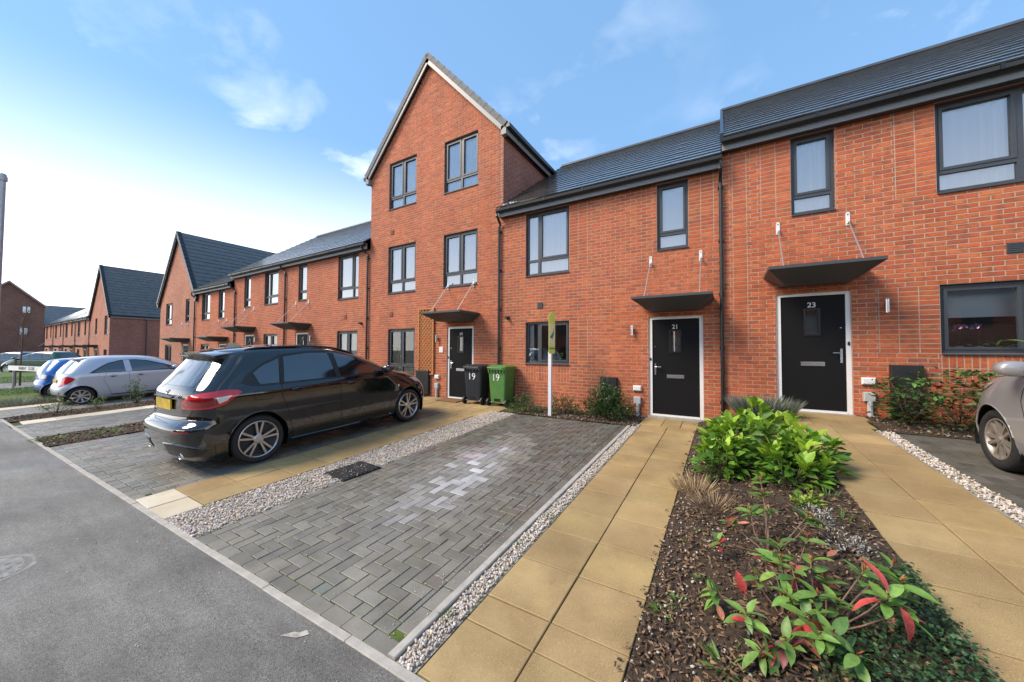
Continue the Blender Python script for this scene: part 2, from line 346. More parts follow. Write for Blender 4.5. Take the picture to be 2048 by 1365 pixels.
FRONT = Matrix(((1, 0, 0, 0), (0, 0, -1, 0), (0, 1, 0, 0), (0, 0, 0, 1)))   # text standing in the XZ plane, read from -Y
YF = 8.0; GS = .0446
def zg(x, y):
    """height of the made ground: falls towards the road; house on the right stands one step higher"""
    base = GS*(y-YF)
    k = min(max((x+.45)/1.357, 0), 1); up = .35*k
    if x > .9 and y < 2.2: up = .35*max(0, min(1, (y-1.3)/.9+.0))
    return base+up
def kerbY(x): return 1.345+.025*x
# ------------------------------------------------------------------ ground, road, kerb
def sheet(name, xs, ys, zf, mat, parent=None, kind='structure', label=None):
    """grid sheet over xs x ys with height zf(x, y)"""
    V = np.array([(x, y, zf(x, y)) for y in ys for x in xs]); nx = len(xs)
    Fq = np.array([(j*nx+i, j*nx+i+1, (j+1)*nx+i+1, (j+1)*nx+i) for j in range(len(ys)-1) for i in range(nx-1)])
    o = npmesh(name, V, Fq, np.ones((len(Fq), 3)), mat, parent)
    if kind: o['kind'] = kind
    return o
sheet('ground', [-1500, -120, -60, 60, 1500], [-1500, -60, 120, 1500], lambda x, y: -.75, 'ground_far')
roadz = lambda x, y: GS*(kerbY(x)-YF)+.007+.018*(y-kerbY(x))
xs = list(np.linspace(-60, 14, 38))
me_v = []; rows = [-7.0, -3, 0, 1]
V = []; 
for x in xs:
    V += [(x, yy, roadz(x, yy)) for yy in rows]+[(x, kerbY(x)-.002, roadz(x, kerbY(x)))]
n = 5; Fq = np.array([(i*n+j, (i+1)*n+j, (i+1)*n+j+1, i*n+j+1) for i in range(len(xs)-1) for j in range(n-1)])
road = npmesh('road', np.array(V), Fq, np.ones((len(Fq), 3)), 'asphalt'); road['kind'] = 'structure'
sheet('pavement', [-60, 14], [-9.2, -7.0], lambda x, y: -.38, 'concrete')
# bedding under drives and paths
lx = list(np.r_[np.linspace(-24, -.45, 30), np.linspace(-.2, .9, 5), np.linspace(1.2, 9, 8)]); V = []
for j in range(16):
    for x in lx:
        y = kerbY(x)+.03+(8.3-kerbY(x)-.03)*j/15; V.append((x, y, zg(x, y)-.007))
n = len(lx); Fq = np.array([(j*n+i, j*n+i+1, (j+1)*n+i+1, (j+1)*n+i) for j in range(15) for i in range(n-1)])
lot = npmesh('bedding', np.array(V), Fq, np.ones((len(Fq), 3)), 'joint_sand'); lot['kind'] = 'structure'
# kerb edging along the road, one stone after another
kerb = link('kerb', None); tag(kerb, kind='structure')
mbk = MB(); Lk = .905
prof = [(0, -.10), (0, .008), (.005, .013), (.050, .014), (.056, .008), (.056, -.10)]
mbk.prism(prof, 'x', -Lk/2, Lk/2); km = mbk.mesh('kerb_stone'); fixn(km); km.materials.append(MATS['concrete'])
x = 2.2
while x > -24:
    o = link('kerb_stone', km, kerb, (x, kerbY(x), zg(min(x, -.5), kerbY(x))+random.uniform(-.003, .003)), (random.uniform(-.01, .01), 0, .025+random.uniform(-.004, .004))); x -= .912
# ---------------- block paving
PAV = [(.162, .156, .134), (.145, .139, .118), (.175, .168, .144), (.153, .145, .122), (.132, .127, .108), (.166, .157, .132)]
SHEEN = [(.19, .185, .165), (.265, .265, .255), (.39, .40, .405), (.53, .545, .565)]  # wet sky sheen painted into the colours of the paler blocks
def drive_tone(y): return 1.30-.55*max(0., min(1., (y-1.6)/3.4))      # blocks get darker towards the houses
def paver_geo(mb, x0, x1, y0, y1, h=.05, bev=.003, col=(1, 1, 1), zf=None, dz=0):
    g = .003; x0 += g; x1 -= g; y0 += g; y1 -= g
    if x1-x0 < .012 or y1-y0 < .012: return
    vs = []
    for i, (ins, z) in enumerate(((0, -h), (0, -bev), (bev, 0))):
        for (xx, yy) in ((x0+ins, y0+ins), (x1-ins, y0+ins), (x1-ins, y1-ins), (x0+ins, y1-ins)):
            vs.append((xx, yy, z+dz+(zf(xx, yy) if zf else 0)))
    fs = [(8, 9, 10, 11)]+[(a+k, a+(k+1) % 4, a+4+(k+1) % 4, a+4+k) for a in (0, 4) for k in range(4)]
    mb.add(vs, fs, col)
PV = {}
def paver_mesh(ci, bloom, wl=0):  # bloom: level of the painted wet sheen, 0 for none
    k = (ci, bloom, wl)
    if k not in PV:
        mb = MB(); paver_geo(mb, -.105, .105, -.0525, .0525, col=SHEEN[bloom-1] if bloom else tuple(v*(1.3-.11*wl) for v in PAV[ci])); me = mb.mesh('paver'); me.materials.append(MATS['paver']); PV[k] = me
    return PV[k]
def sheen_level(x, y):
    """painted wet sheen: level of the pale patch in the middle of the drive"""
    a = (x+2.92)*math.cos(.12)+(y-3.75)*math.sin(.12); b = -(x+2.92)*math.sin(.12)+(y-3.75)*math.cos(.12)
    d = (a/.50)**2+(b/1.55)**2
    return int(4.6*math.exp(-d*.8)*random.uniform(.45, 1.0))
def driveway(name, x0, x1, y1, nmax, sel=None, bl=False, dark=1.0):
    base = link(name, None); tag(base, kind='structure'); u = .1055; items = []
    yk = kerbY((x0+x1)/2)+.062 if x0 > -20 and x1 < 1 else 2.6
    # stretcher border on the road side and down both edges
    def put(ax0, ax1, ay0, ay1): items.append((ax0, ax1, ay0, ay1))
    nx = int(round((x1-x0)/(2*u))); w = (x1-x0)/nx
    for i in range(nx): put(x0+i*w, x0+(i+1)*w, yk, yk+u)
    for xa, xb in ((x0, x0+u), (x1-u, x1)):
        y = yk+u+(0 if xa == x0 else .05)
        while y < y1-.02: put(xa, xb, y, min(y+2*u, y1)); y += 2*u
    fx0, fx1, fy0 = x0+u, x1-u, yk+u
    ni, nj = int((fx1-fx0)/u)+3, int((y1-fy0)/u)+3
    for j in range(-2, nj):
        for i in range(-2, ni):
            k = (i-j) % 4
            if k == 0: b = (i, i+2, j, j+1)
            elif k == 3: b = (i, i+1, j, j+2)
            else: continue
            a0, a1, b0, b1 = fx0+b[0]*u, fx0+b[1]*u, fy0+b[2]*u, fy0+b[3]*u
            a0, a1, b0, b1 = max(a0, fx0), min(a1, fx1), max(b0, fy0), min(b1, y1)
            if a1-a0 > .015 and b1-b0 > .015: put(a0, a1, b0, b1)
    def dist(q): return math.hypot((q[0]+q[1])/2, (q[2]+q[3])/2)
    items.sort(key=dist)
    mb = MB(); n = 0; off = kerbY((x0+x1)/2)
    for q in items:
        cx, cy = (q[0]+q[1])/2, (q[2]+q[3])/2
        if x0 > -20 and x1 < 1: cy += kerbY(cx)-off
        wx, wy = q[1]-q[0], q[3]-q[2]; b = min(4, sheen_level(cx, cy)) if bl else 0
        full = (abs(wx-2*u) < .006 and abs(wy-u) < .004) or (abs(wy-2*u) < .006 and abs(wx-u) < .004)
        z = zg(cx, cy)+random.uniform(-.0025, .0025); tl = random.uniform(-.008, .008)
        if full and n < nmax and in_view(cx, cy, z):
            ci = random.randrange(len(PAV))
            o = link('paver', paver_mesh(ci, b, int(round((1.3-drive_tone(cy))/.11))), base, (cx, cy, z), (math.atan(GS)+tl, random.uniform(-.008, .008), 0) if wx > wy else (math.atan(GS)+tl, 0, math.pi/2))
            if wx <= wy: o.rotation_euler = Euler((0, -math.atan(GS)*1 if False else 0, math.pi/2)); o.rotation_euler = (Matrix.Rotation(math.atan(GS)+tl, 3, 'X') @ Matrix.Rotation(math.pi/2, 3, 'Z')).to_euler()
            n += 1
        else:
            c = SHEEN[b-1] if b else tuple(v*drive_tone(cy) for v in random.choice(PAV))
            c = tuple(v*dark*random.uniform(.92, 1.08) for v in c); dz = random.uniform(-.0025, .0025)
            dy = cy-(q[2]+q[3])/2
            paver_geo(mb, q[0], q[1], q[2]+dy, q[3]+dy, col=c, zf=zg, dz=dz)
    if mb.v:
        o = mb.build('paver_field', 'paver', base, recalc=False); o['kind'] = 'stuff'
    return base
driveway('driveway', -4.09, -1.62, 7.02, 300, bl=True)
driveway('driveway', -10.0, -5.69, 6.36, 300)
driveway('driveway', -13.4, -11.2, 6.6, 0)
driveway('driveway', -17.0, -15.2, 6.6, 0)
driveway('driveway', -22.0, -18.6, 6.6, 0)
driveway('driveway', 1.99, 4.6, 6.85, 120, dark=.75)
# pin kerb between drive and gravel
mb = MB(); e = link('drive_edging', None); tag(e, kind='structure')
y = 1.37
while y < 7.0:
    q = MB(); y2 = min(y+.9, 7.05)
    q.prism([(-1.618, -.09), (-1.618, .010), (-1.612, .016), (-1.566, .016), (-1.56, .010), (-1.56, -.09)], 'y', 0, y2-y-.004)
    o = q.build('edging_stone', 'concrete', e); o.location = (0, y, zg(-1.6, y)); o.rotation_euler = (math.atan(GS), 0, 0); y = y2
# ---------------- slab paths
def slab(par, x0, x1, y0, y1, mat='slab_buff', h=.04):
    mb = MB(); g = .0045; c = random.uniform(.86, 1.12); cx, cy = (x0+x1)/2, (y0+y1)/2; w, d = (x1-x0)/2-g, (y1-y0)/2-g; b = .004
    vs = []
    for ins, z in ((0, -h), (0, -b), (b, 0)):
        vs += [(-w+ins, -d+ins, z), (w-ins, -d+ins, z), (w-ins, d-ins, z), (-w+ins, d-ins, z)]
    mb.add(vs, [(8, 9, 10, 11)]+[(a+k, a+(k+1) % 4, a+4+(k+1) % 4, a+4+k) for a in (0, 4) for k in range(4)], (c, c*random.uniform(.97, 1.03), c*random.uniform(.94, 1.04)))
    o = mb.build('paving_slab', mat, par, recalc=False); o.location = (cx, cy, zg(cx, cy)+.008+random.uniform(-.003, .003))
    o.rotation_euler = (math.atan(GS)+random.uniform(-.004, .004), random.uniform(-.004, .004), random.uniform(-.002, .002)); return o
def path(rows, cols, mat=lambda j, i: 'slab_buff', extra=()):
    e = link('path', None); tag(e, kind='structure')
    for j in range(len(rows)-1):
        for i in range(len(cols)-1): slab(e, cols[i], cols[i+1], rows[j], rows[j+1], mat(j, i))
    for q in extra: slab(e, *q)
    return e
r21 = [1.375, 1.79, 2.02]+[2.02+.478*k for k in range(1, 12)]
path(r21, [-1.40, -.927, -.455], extra=[(-1.45, -1.05, r21[-1], 7.93), (-1.05, -.72, r21[-1], 7.93), (-.72, -.33, r21[-1], 7.93)])
r23 = [1.5+.46*k for k in range(0, 13)]
path(r23, [.907, 1.339, 1.79], extra=[(.86, 1.16, 7.02, 7.45), (1.16, 1.5, 7.02, 7.45), (1.5, 1.86, 7.02, 7.45), (.86, 1.16, 7.45, 7.93), (1.16, 1.5, 7.45, 7.93), (1.5, 1.95, 7.45, 7.93)])
r19 = [1.263, 1.60]+[1.60+.474*k for k in range(1, 11)]
ap = [(-7.75+.45*i, -7.75+.45*(i+1), 6.36+.52*j, 6.36+.52*(j+1)) for i in range(7) for j in range(3)]
path(r19, [-5.69, -5.25, -4.81], mat=lambda j, i: 'slab_cream' if j == 0 else 'slab_buff', extra=ap)
path([1.18+.5*k for k in range(12)], [-14.0, -13.4], mat=lambda j, i: 'slab_cream')
path([1.1+.6*k for k in range(9)], [-17.6, -17.0], mat=lambda j, i: 'slab_cream')
# ---------------- loose stone and bark
ICO = None
def ico():
    g = (1+5**.5)/2
    v = np.array([(-1, g, 0), (1, g, 0), (-1, -g, 0), (1, -g, 0), (0, -1, g), (0, 1, g), (0, -1, -g), (0, 1, -g), (g, 0, -1), (g, 0, 1), (-g, 0, -1), (-g, 0, 1)])/math.hypot(1, g)
    f = np.array([(0, 11, 5), (0, 5, 1), (0, 1, 7), (0, 7, 10), (0, 10, 11), (1, 5, 9), (5, 11, 4), (11, 10, 2), (10, 7, 6), (7, 1, 8), (3, 9, 4), (3, 4, 2), (3, 2, 6), (3, 6, 8), (3, 8, 9), (4, 9, 5), (2, 4, 11), (6, 2, 10), (8, 6, 7), (9, 8, 1)])
    return v, f
def rotm(n):
    q = rng.normal(size=(n, 4)); q /= np.linalg.norm(q, axis=1)[:, None]; w, x, y, z = q.T
    return np.stack([1-2*(y*y+z*z), 2*(x*y-z*w), 2*(x*z+y*w), 2*(x*y+z*w), 1-2*(x*x+z*z), 2*(y*z-x*w), 2*(x*z-y*w), 2*(y*z+x*w), 1-2*(x*x+y*y)], 1).reshape(n, 3, 3)
def scatter(name, pts, size, cols, mat, aniso=(1, .75, .55), base='ico', flat=None, parent=None):
    n = len(pts)
    if base == 'ico': v, f = ico()
    else:
        v = np.array([(a, b, c) for c in (-1, 1) for b in (-1, 1) for a in (-1, 1)], float); v[v[:, 0] > 0, 1] *= .6
        f = np.array([(0, 2, 3), (0, 3, 1), (4, 5, 7), (4, 7, 6), (0, 1, 5), (0, 5, 4), (2, 6, 7), (2, 7, 3), (0, 4, 6), (0, 6, 2), (1, 3, 7), (1, 7, 5)])
    s = rng.uniform(*size, n)[:, None, None]*np.array(aniso)*rng.uniform(.75, 1.25, (n, 1, 3))
    vv = v[None]*s*rng.uniform(.8, 1.2, (n, len(v), 1))
    if flat is None: rot = rotm(n)
    else:
        a = rng.uniform(0, 2*math.pi, n); tl = rng.normal(0, flat, n); tp = rng.normal(0, flat, n)
        rot = np.array([(Matrix.Rotation(a[i], 3, 'Z') @ Matrix.Rotation(tl[i], 3, 'X') @ Matrix.Rotation(tp[i], 3, 'Y')) for i in range(n)])
    vv = np.einsum('nij,nkj->nki', rot, vv)+np.array(pts)[:, None, :]
    F_ = (f[None]+(np.arange(n)*len(v))[:, None, None]).reshape(-1, 3)
    C = np.repeat(np.array(cols)[rng.integers(0, len(cols), n)]*rng.uniform(.8, 1.2, (n, 1)), len(f), axis=0)
    return npmesh(name, vv.reshape(-1, 3), F_, C, mat, parent)
STONE = [(.60, .55, .48), (.52, .47, .40), (.66, .62, .56), (.44, .38, .33), (.55, .43, .31), (.42, .41, .41), (.62, .52, .43)]
def gravel_strip(name, x0, x1, y0, y1, n, size, label):
    sheet(name+'_base', list(np.linspace(x0, x1, 4)), list(np.linspace(y0, y1, 12)), lambda x, y: zg(x, y)-.004, 'gravel_bed')
    P_ = []
    for _ in range(n):
        y = y0+(y1-y0)*random.random()**1.25; x = random.uniform(x0+.012, x1-.012); P_.append((x, y, zg(x, y)+random.uniform(0, .012)))
    o = scatter(name, P_, size, STONE, 'stone_piece'); tag(o, label, 'gravel', kind='stuff'); return o
gravel_strip('gravel_strip', -4.80, -4.10, 1.285, 7.0, 9000, (.008, .016), 'pale gravel strip between the buff slabs and the left edge of the block drive')
gravel_strip('gravel_strip', -1.552, -1.41, 1.37, 7.3, 3000, (.007, .014), 'narrow pale gravel strip between pin kerb and buff path')
gravel_strip('gravel_strip', 1.80, 1.98, 2.6, 6.9, 1700, (.009, .017), 'narrow pale gravel strip beside the path of number 23')
# stray stones on the drive
P_ = [(x, y, zg(x, y)+.004) for x, y in zip(rng.uniform(-3.9, -1.7, 90), rng.uniform(1.4, 6.5, 90))]
P_ += [(x, y, zg(x, y)+.004) for x, y in zip(rng.uniform(-1.95, -1.62, 120), rng.uniform(1.4, 6.5, 120))]
P_ += [(x, y, roadz(x, y)+.003) for x, y in zip(rng.uniform(-6, -1.2, 70), rng.uniform(.6, 1.25, 70))]
tag(scatter('loose_stones', P_, (.003, .0075), [(.6, .57, .52), (.5, .46, .4), (.62, .6, .57)], 'stone_piece'), 'loose pale stone chips scattered over the drive and road edge', 'stones', kind='stuff')
# planting beds
bed = sheet('flower_bed', list(np.linspace(-.45, .905, 12)), list(np.linspace(1.4, 7.95, 40)), lambda x, y: zg(x, y)+.012+.03*math.sin((x+.45)/1.357*math.pi)+.012*math.sin(x*9+y*5)*math.cos(y*7), 'soil')
def bedz(x, y): return zg(x, y)+.012+.03*math.sin(max(0, min(1, (x+.45)/1.357))*math.pi)
MUL = [(.06, .036, .024), (.11, .066, .038), (.17, .10, .056), (.04, .028, .022), (.27, .18, .105), (.08, .054, .036), (.21, .135, .08)]
P_ = []
for _ in range(11000):
    y = 1.5+6.3*random.random()**1.7; x = random.uniform(-.52 if random.random() < .12 else -.44, .90); P_.append((x, y, bedz(x, y)+random.uniform(0, .02)))
tag(scatter('bark_mulch', P_, (.005, .022), MUL, 'mulch_piece', (1, .38, .16), 'chip', .35), 'dark brown bark chips covering the bed between the two paths', 'mulch', kind='stuff')
P_ = []
for _ in range(420):
    y = 1.7+5.0*random.random()**1.4; x = -.46+abs(random.gauss(0, .28)); P_.append((min(x, .85), y, bedz(x, y)+.015))
tag(scatter('bed_pebbles', P_, (.005, .013), [(.46, .42, .36), (.36, .31, .26), (.52, .5, .46), (.34, .24, .16)], 'stone_piece'), 'small pale pebbles mixed into the bark of the bed', 'pebbles', kind='stuff')
def soil_bed(x0, x1, y0, y1, n, label):
    sheet('flower_bed', list(np.linspace(x0, x1, 6)), list(np.linspace(y0, y1, 12)), lambda x, y: zg(x, y)+.012+.012*math.sin(x*8+y*6), 'soil')
    P_ = [(x, y, zg(x, y)+.02) for x, y in zip(rng.uniform(x0, x1, n), rng.uniform(y0, y1, n))]
    tag(scatter('soil_clods', P_, (.008, .03), MUL+[(.2, .16, .12), (.3, .26, .2)], 'mulch_piece', (1, .6, .4)), label, 'soil', kind='stuff')
soil_bed(-4.09, -1.46, 7.03, 7.98, 1100, 'dark soil and leaf litter under the window of number 21')
soil_bed(1.87, 5.0, 6.87, 7.98, 700, 'dark soil under the shrub by the window of number 23')
soil_bed(-11.2, -10.0, 1.12, 6.6, 1800, 'brown soil strip left of the black car')
soil_bed(-15.2, -14.0, 1.05, 6.6, 1200, 'brown soil strip with roses before the silver car')
soil_bed(-18.6, -17.6, 1.0, 6.6, 500, 'brown soil strip with lavender by the blue car')
soil_bed(-10.2, -7.76, 6.5, 7.98, 500, 'brown soil beneath the window of number 19')
# far lawn, side road
sheet('lawn', [-25.6, -22.0], list(np.linspace(1.0, 8, 4)), lambda x, y: zg(x, y)-.0, 'turf')
sheet('side_road', [-30.0, -25.6], [.7, 3, 40], lambda x, y: -.30 if y < 5 else -.33, 'asphalt')
sheet('lawn', [-60, -30.0], [1.0, 3, 8], lambda x, y: -.28, 'turf')
def grass_patch(name, x0, x1, y0, y1, n, h, zf, label, cols=((.10, .20, .03), (.13, .24, .04), (.08, .15, .03))):
    x = rng.uniform(x0, x1, n); y = rng.uniform(y0, y1, n); hh = rng.uniform(.5, 1, n)*h; a = rng.uniform(0, 2*math.pi, n); w = hh*.09+.0015; le = rng.normal(0, .35, (n, 2))*hh[:, None]
    z = np.array([zf(p, q) for p, q in zip(x, y)])
    V = np.stack([np.stack([x-np.cos(a)*w, y-np.sin(a)*w, z], 1), np.stack([x+np.cos(a)*w, y+np.sin(a)*w, z], 1), np.stack([x+le[:, 0], y+le[:, 1], z+hh], 1)], 1).reshape(-1, 3)
    F_ = np.arange(3*n).reshape(n, 3); C = np.array(cols)[rng.integers(0, len(cols), n)]*rng.uniform(.7, 1.3, (n, 1))
    return tag(npmesh(name, V, F_, C, 'grass'), label, 'grass', kind='stuff')
grass_patch('grass', -25.5, -22.1, 1.0, 5, 6000, .06, zg, 'short green grass around the street name sign')
grass_patch('grass', -36, -30.1, 1.0, 5, 5000, .06, lambda x, y: -.28, 'short green grass beyond the side road')
# ------------------------------------------------------------------ houses
BR_PAL = [(.52, .128, .044)]*6+[(.48, .112, .040)]*5+[(.44, .10, .040)]*3+[(.38, .098, .046)]*1+[(.55, .155, .058)]*2
BM = {}
def brick_mesh(i, w=.215, h=.065):
    k = (i, w, h)
    if k not in BM:
        mb = MB(); b = .003
        vs = [(-w/2, .012, -h/2), (w/2, .012, -h/2), (w/2, .012, h/2), (-w/2, .012, h/2), (-w/2, .002, -h/2), (w/2, .002, -h/2), (w/2, .002, h/2), (-w/2, .002, h/2), (-w/2+b, 0, -h/2+b), (w/2-b, 0, -h/2+b), (w/2-b, 0, h/2-b), (-w/2+b, 0, h/2-b)]
        mb.add(vs, [(8, 9, 10, 11)]+[(a+q, a+(q+1) % 4, a+4+(q+1) % 4, a+4+q) for a in (0, 4) for q in range(4)], BR_PAL[i]); me = mb.mesh('brick'); me.materials.append(MATS['brick']); BM[k] = me
    return BM[k]
def subtract(iv, cut):
    out = []
    for a, b in iv:
        if cut[1] <= a or cut[0] >= b: out.append((a, b)); continue
        if cut[0] > a: out.append((a, cut[0]))
        if cut[1] < b: out.append((cut[1], b))
    return out
def q75(z, z0): return z0+round((z-z0)/.075)*.075
def lay_bricks(house, x0, x1, z0, z1, opens, gable=None, stacks=(), soldiers=(), nobj=300, mode='objects', skip_below=-9, tone=1.0):
    """stretcher-bond facing brickwork in the plane y = YF; every brick its own geometry"""
    items = []; nc = int(round((z1-z0)/.075)); top = z1
    if gable: top = gable[1]; nc = int((top-z0)/.075)
    for k in range(nc):
        za = z0+k*.075; zb = za+.065; a, b = x0, x1
        if gable and zb > z1:
            gx, gz = gable; t = (zb-z1)/(gz-z1); a, b = x0+(gx-x0)*t, x1-(x1-gx)*t
            if b-a < .1: break
        if zb < skip_below: continue
        iv = [(a, b)]
        for o in opens:
            if za < o[3]-.01 and zb > o[2]+.01: iv = subtract(iv, (o[0], o[1]))
        for o in soldiers:
            if za < o[3]-.01 and zb > o[2]+.01: iv = subtract(iv, (o[0], o[1]))
        st = []
        for o in stacks:
            if za < o[3]-.01 and zb > o[2]+.01: iv = subtract(iv, (o[0], o[1])); st.append(o)
        for (p, q) in iv:
            x = x0-.225+(.1125 if k % 2 else 0)
            while x < q:
                l, r = max(x, p), min(x+.225, q)
                if r-l > .02: items.append((l+.005, r-.005, za+.005, za+.070))
                x += .225
        for o in st:
            n = max(1, int(round((o[1]-o[0])/.225))); w = (o[1]-o[0])/n
            for i in range(n): items.append((o[0]+i*w+.005, o[0]+(i+1)*w-.005, za+.005, za+.070))
    for o in soldiers:
        rows = max(1, int(round((o[3]-o[2])/.225))); n = int(round((o[1]-o[0])/.075)); w = (o[1]-o[0])/n; h = (o[3]-o[2])/rows
        for j in range(rows):
            for i in range(n): items.append((o[0]+i*w+.005, o[0]+(i+1)*w-.005, o[2]+j*h+.005, o[2]+(j+1)*h-.005))
    items.sort(key=lambda q: math.hypot((q[0]+q[1])/2, YF)**2+((q[2]+q[3])/2-CAM_Z)**2)
    mb = MB(); n = 0
    for l, r, a, b in items:
        i = random.randrange(len(BR_PAL)); cx, cz = (l+r)/2, (a+b)/2
        if n < nobj and abs(r-l-.215) < .004 and abs(b-a-.065) < .002 and in_view(cx, YF, cz):
            link('brick', brick_mesh(i), house, (cx, YF+random.uniform(-.0012, .0012), cz)); n += 1
        else:
            j = random.uniform(-.0012, .0012); c = tuple(v*tone*random.uniform(.93, 1.07) for v in BR_PAL[i]); bv = .003; y0 = YF+j
            vs = [(l, YF+.012, a), (r, YF+.012, a), (r, YF+.012, b), (l, YF+.012, b), (l+bv, y0, a+bv), (r-bv, y0, a+bv), (r-bv, y0, b-bv), (l+bv, y0, b-bv)]
            mb.add(vs, [(4, 5, 6, 7)]+[(q, (q+1) % 4, 4+(q+1) % 4, 4+q) for q in range(4)], c)
    o = mb.build('brickwork', 'brick', house, recalc=False); o['kind'] = 'stuff'
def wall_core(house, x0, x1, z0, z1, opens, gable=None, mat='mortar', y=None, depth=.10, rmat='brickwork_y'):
    """wall face with openings and their reveals"""
    y = YF+.0045 if y is None else y; mb = MB()
    X = sorted({x0, x1, *[o[0] for o in opens], *[o[1] for o in opens]}); Z = sorted({z0, z1, *[o[2] for o in opens], *[o[3] for o in opens]})
    X = [v for v in X if x0 <= v <= x1]; Z = [v for v in Z if z0 <= v <= z1]
    for i in range(len(X)-1):
        for j in range(len(Z)-1):
            cx, cz = (X[i]+X[i+1])/2, (Z[j]+Z[j+1])/2
            if any(o[0] < cx < o[1] and o[2] < cz < o[3] for o in opens): continue
            mb.quad((X[i], y, Z[j]), (X[i+1], y, Z[j]), (X[i+1], y, Z[j+1]), (X[i], y, Z[j+1]))
    if gable:
        gx, gz = gable; zt = max([z1+.01]+[o[3] for o in opens]); tt = (zt-z1)/(gz-z1); xa, xb = x0+(gx-x0)*tt, x1-(x1-gx)*tt
        cut = sorted([(o[0], o[1]) for o in opens if o[3] > z1+.011]); lo = [x0]+[c[1] for c in cut]; hi = [c[0] for c in cut]+[x1]
        for l, r in zip(lo, hi): mb.quad((l, y, z1), (r, y, z1), (xb if r == x1 else r, y, zt), (xa if l == x0 else l, y, zt))
        mb.poly([(xa, y, zt), (xb, y, zt), (gx, y, gz)])
    w = mb.build('wall', mat, house, recalc=False)
    for a, b, c, d in opens:
        yb = y+depth; rb = MB()
        rb.quad((a, y, c), (a, yb, c), (a, yb, d), (a, y, d)); rb.quad((b, y, c), (b, y, d), (b, yb, d), (b, yb, c)); rb.quad((a, y, d), (a, yb, d), (b, yb, d), (b, y, d)); rb.quad((a, y, c), (b, y, c), (b, yb, c), (a, yb, c))
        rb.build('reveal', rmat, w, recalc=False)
    return w
def window(house, a, b, c, d, style, inside='curtain', rec=.07, yf=None, detail=True):
    """a..b, c..d opening. style: list of ('v', fraction) mullions etc."""
    y = (YF if yf is None else yf)+rec; root = link('window', None, house, (0, 0, 0)); fm = MB(); fw = .055; W, H = b-a, d-c
    def bar(x0, x1, z0, z1, y0=0, y1=.06): fm.box(x0, x1, y+y0, y+y1, z0, z1)
    bar(a, a+fw, c, d); bar(b-fw, b, c, d); bar(a+fw, b-fw, d-fw, d); bar(a+fw, b-fw, c, c+fw)
    panes = []
    mull = {'pair': [.5], 'pair_plain': [.5], 'left_narrow': [.30], 'left_narrow_plain': [.30], 'right_narrow': [.70], 'right_narrow_plain': [.70], 'single': [], 'single_plain': []}[style]
    tr = None if style.endswith('plain') else c+H*.235
    xs = [a+fw]+[a+W*m for m in mull]+[b-fw]; mw = .035
    for i, m in enumerate(mull): bar(a+W*m-mw, a+W*m+mw, c+fw, d-fw, -.002, .06)
    for i in range(len(xs)-1):
        l = xs[i]+(mw if i > 0 else 0); r = xs[i+1]-(mw if i < len(xs)-2 else 0)
        zs = [c+fw, d-fw] if tr is None else [c+fw, tr, d-fw]
        if tr is not None: bar(l, r, tr-.03, tr+.03, -.003, .06)
        for j in range(len(zs)-1):
            lo = zs[j]+(.03 if tr is not None and j > 0 else 0); hi = zs[j+1]-(.03 if tr is not None and j < len(zs)-2 else 0)
            # opening casement has its own rim, proud of the frame
            wide = style.startswith('pair') or style.startswith('single') or (style.startswith('left') and i == 1) or (style.startswith('right') and i == 0)
            if wide and j == len(zs)-2 and detail:
                k = .042
                for q in ((l, l+k, lo, hi), (r-k, r, lo, hi), (l+k, r-k, hi-k, hi), (l+k, r-k, lo, lo+k)): fm.box(q[0], q[1], y-.014, y+.03, q[2], q[3])
                l2, r2, lo2, hi2 = l+k, r-k, lo+k, hi-k
            else: l2, r2, lo2, hi2 = l, r, lo, hi
            panes.append((l2, r2, lo2, hi2))
    fm.build('frame', 'frame_grey', root, recalc=False)
    for l, r, lo, hi in panes:
        pb = MB(); pb.quad((l, y+.028, lo), (r, y+.028, lo), (r, y+.028, hi), (l, y+.028, hi)); pb.build('pane', 'window_glass_upper' if c > 2.6 else 'window_glass', root, recalc=False)
    sb = MB(); sb.prism([(y-rec-.028, c-.028), (y-rec-.028, c-.006), (y+.01, c+.006), (y+.01, c-.028)], 'x', a+.002, b-.002); sb.build('sill', 'frame_grey', root)
    # what stands behind the pane
    yi = y+.09; n = 60
    if inside in ('curtain', 'blind'):
        cb_ = MB(); X = np.linspace(a-.02, b+.02, n); amp = .018 if inside == 'curtain' else 0
        Y = yi+amp*np.sin(X*38+np.sin(X*9)*1.5)
        for i in range(n-1): cb_.quad((X[i], Y[i], c-.02), (X[i+1], Y[i+1], c-.02), (X[i+1], Y[i+1], d+.02), (X[i], Y[i], d+.02))
        cb_.build('curtain' if inside == 'curtain' else 'blind', 'curtain' if inside == 'curtain' else 'blind', root, recalc=False)
    else:
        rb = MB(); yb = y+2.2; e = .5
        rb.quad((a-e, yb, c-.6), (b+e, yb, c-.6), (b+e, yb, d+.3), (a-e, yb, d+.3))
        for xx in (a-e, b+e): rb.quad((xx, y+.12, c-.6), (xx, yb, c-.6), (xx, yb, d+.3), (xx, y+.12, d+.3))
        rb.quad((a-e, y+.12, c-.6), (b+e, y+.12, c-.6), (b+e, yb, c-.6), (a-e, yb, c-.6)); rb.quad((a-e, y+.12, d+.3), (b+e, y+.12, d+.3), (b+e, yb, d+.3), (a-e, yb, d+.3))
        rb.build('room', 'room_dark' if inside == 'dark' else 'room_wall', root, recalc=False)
        if inside == 'part':
            cb_ = MB(); cb_.box(a-.02, a+W*.14, yi, yi+.01, c, d); cb_.build('blind', 'blind', root, recalc=False)
    return root
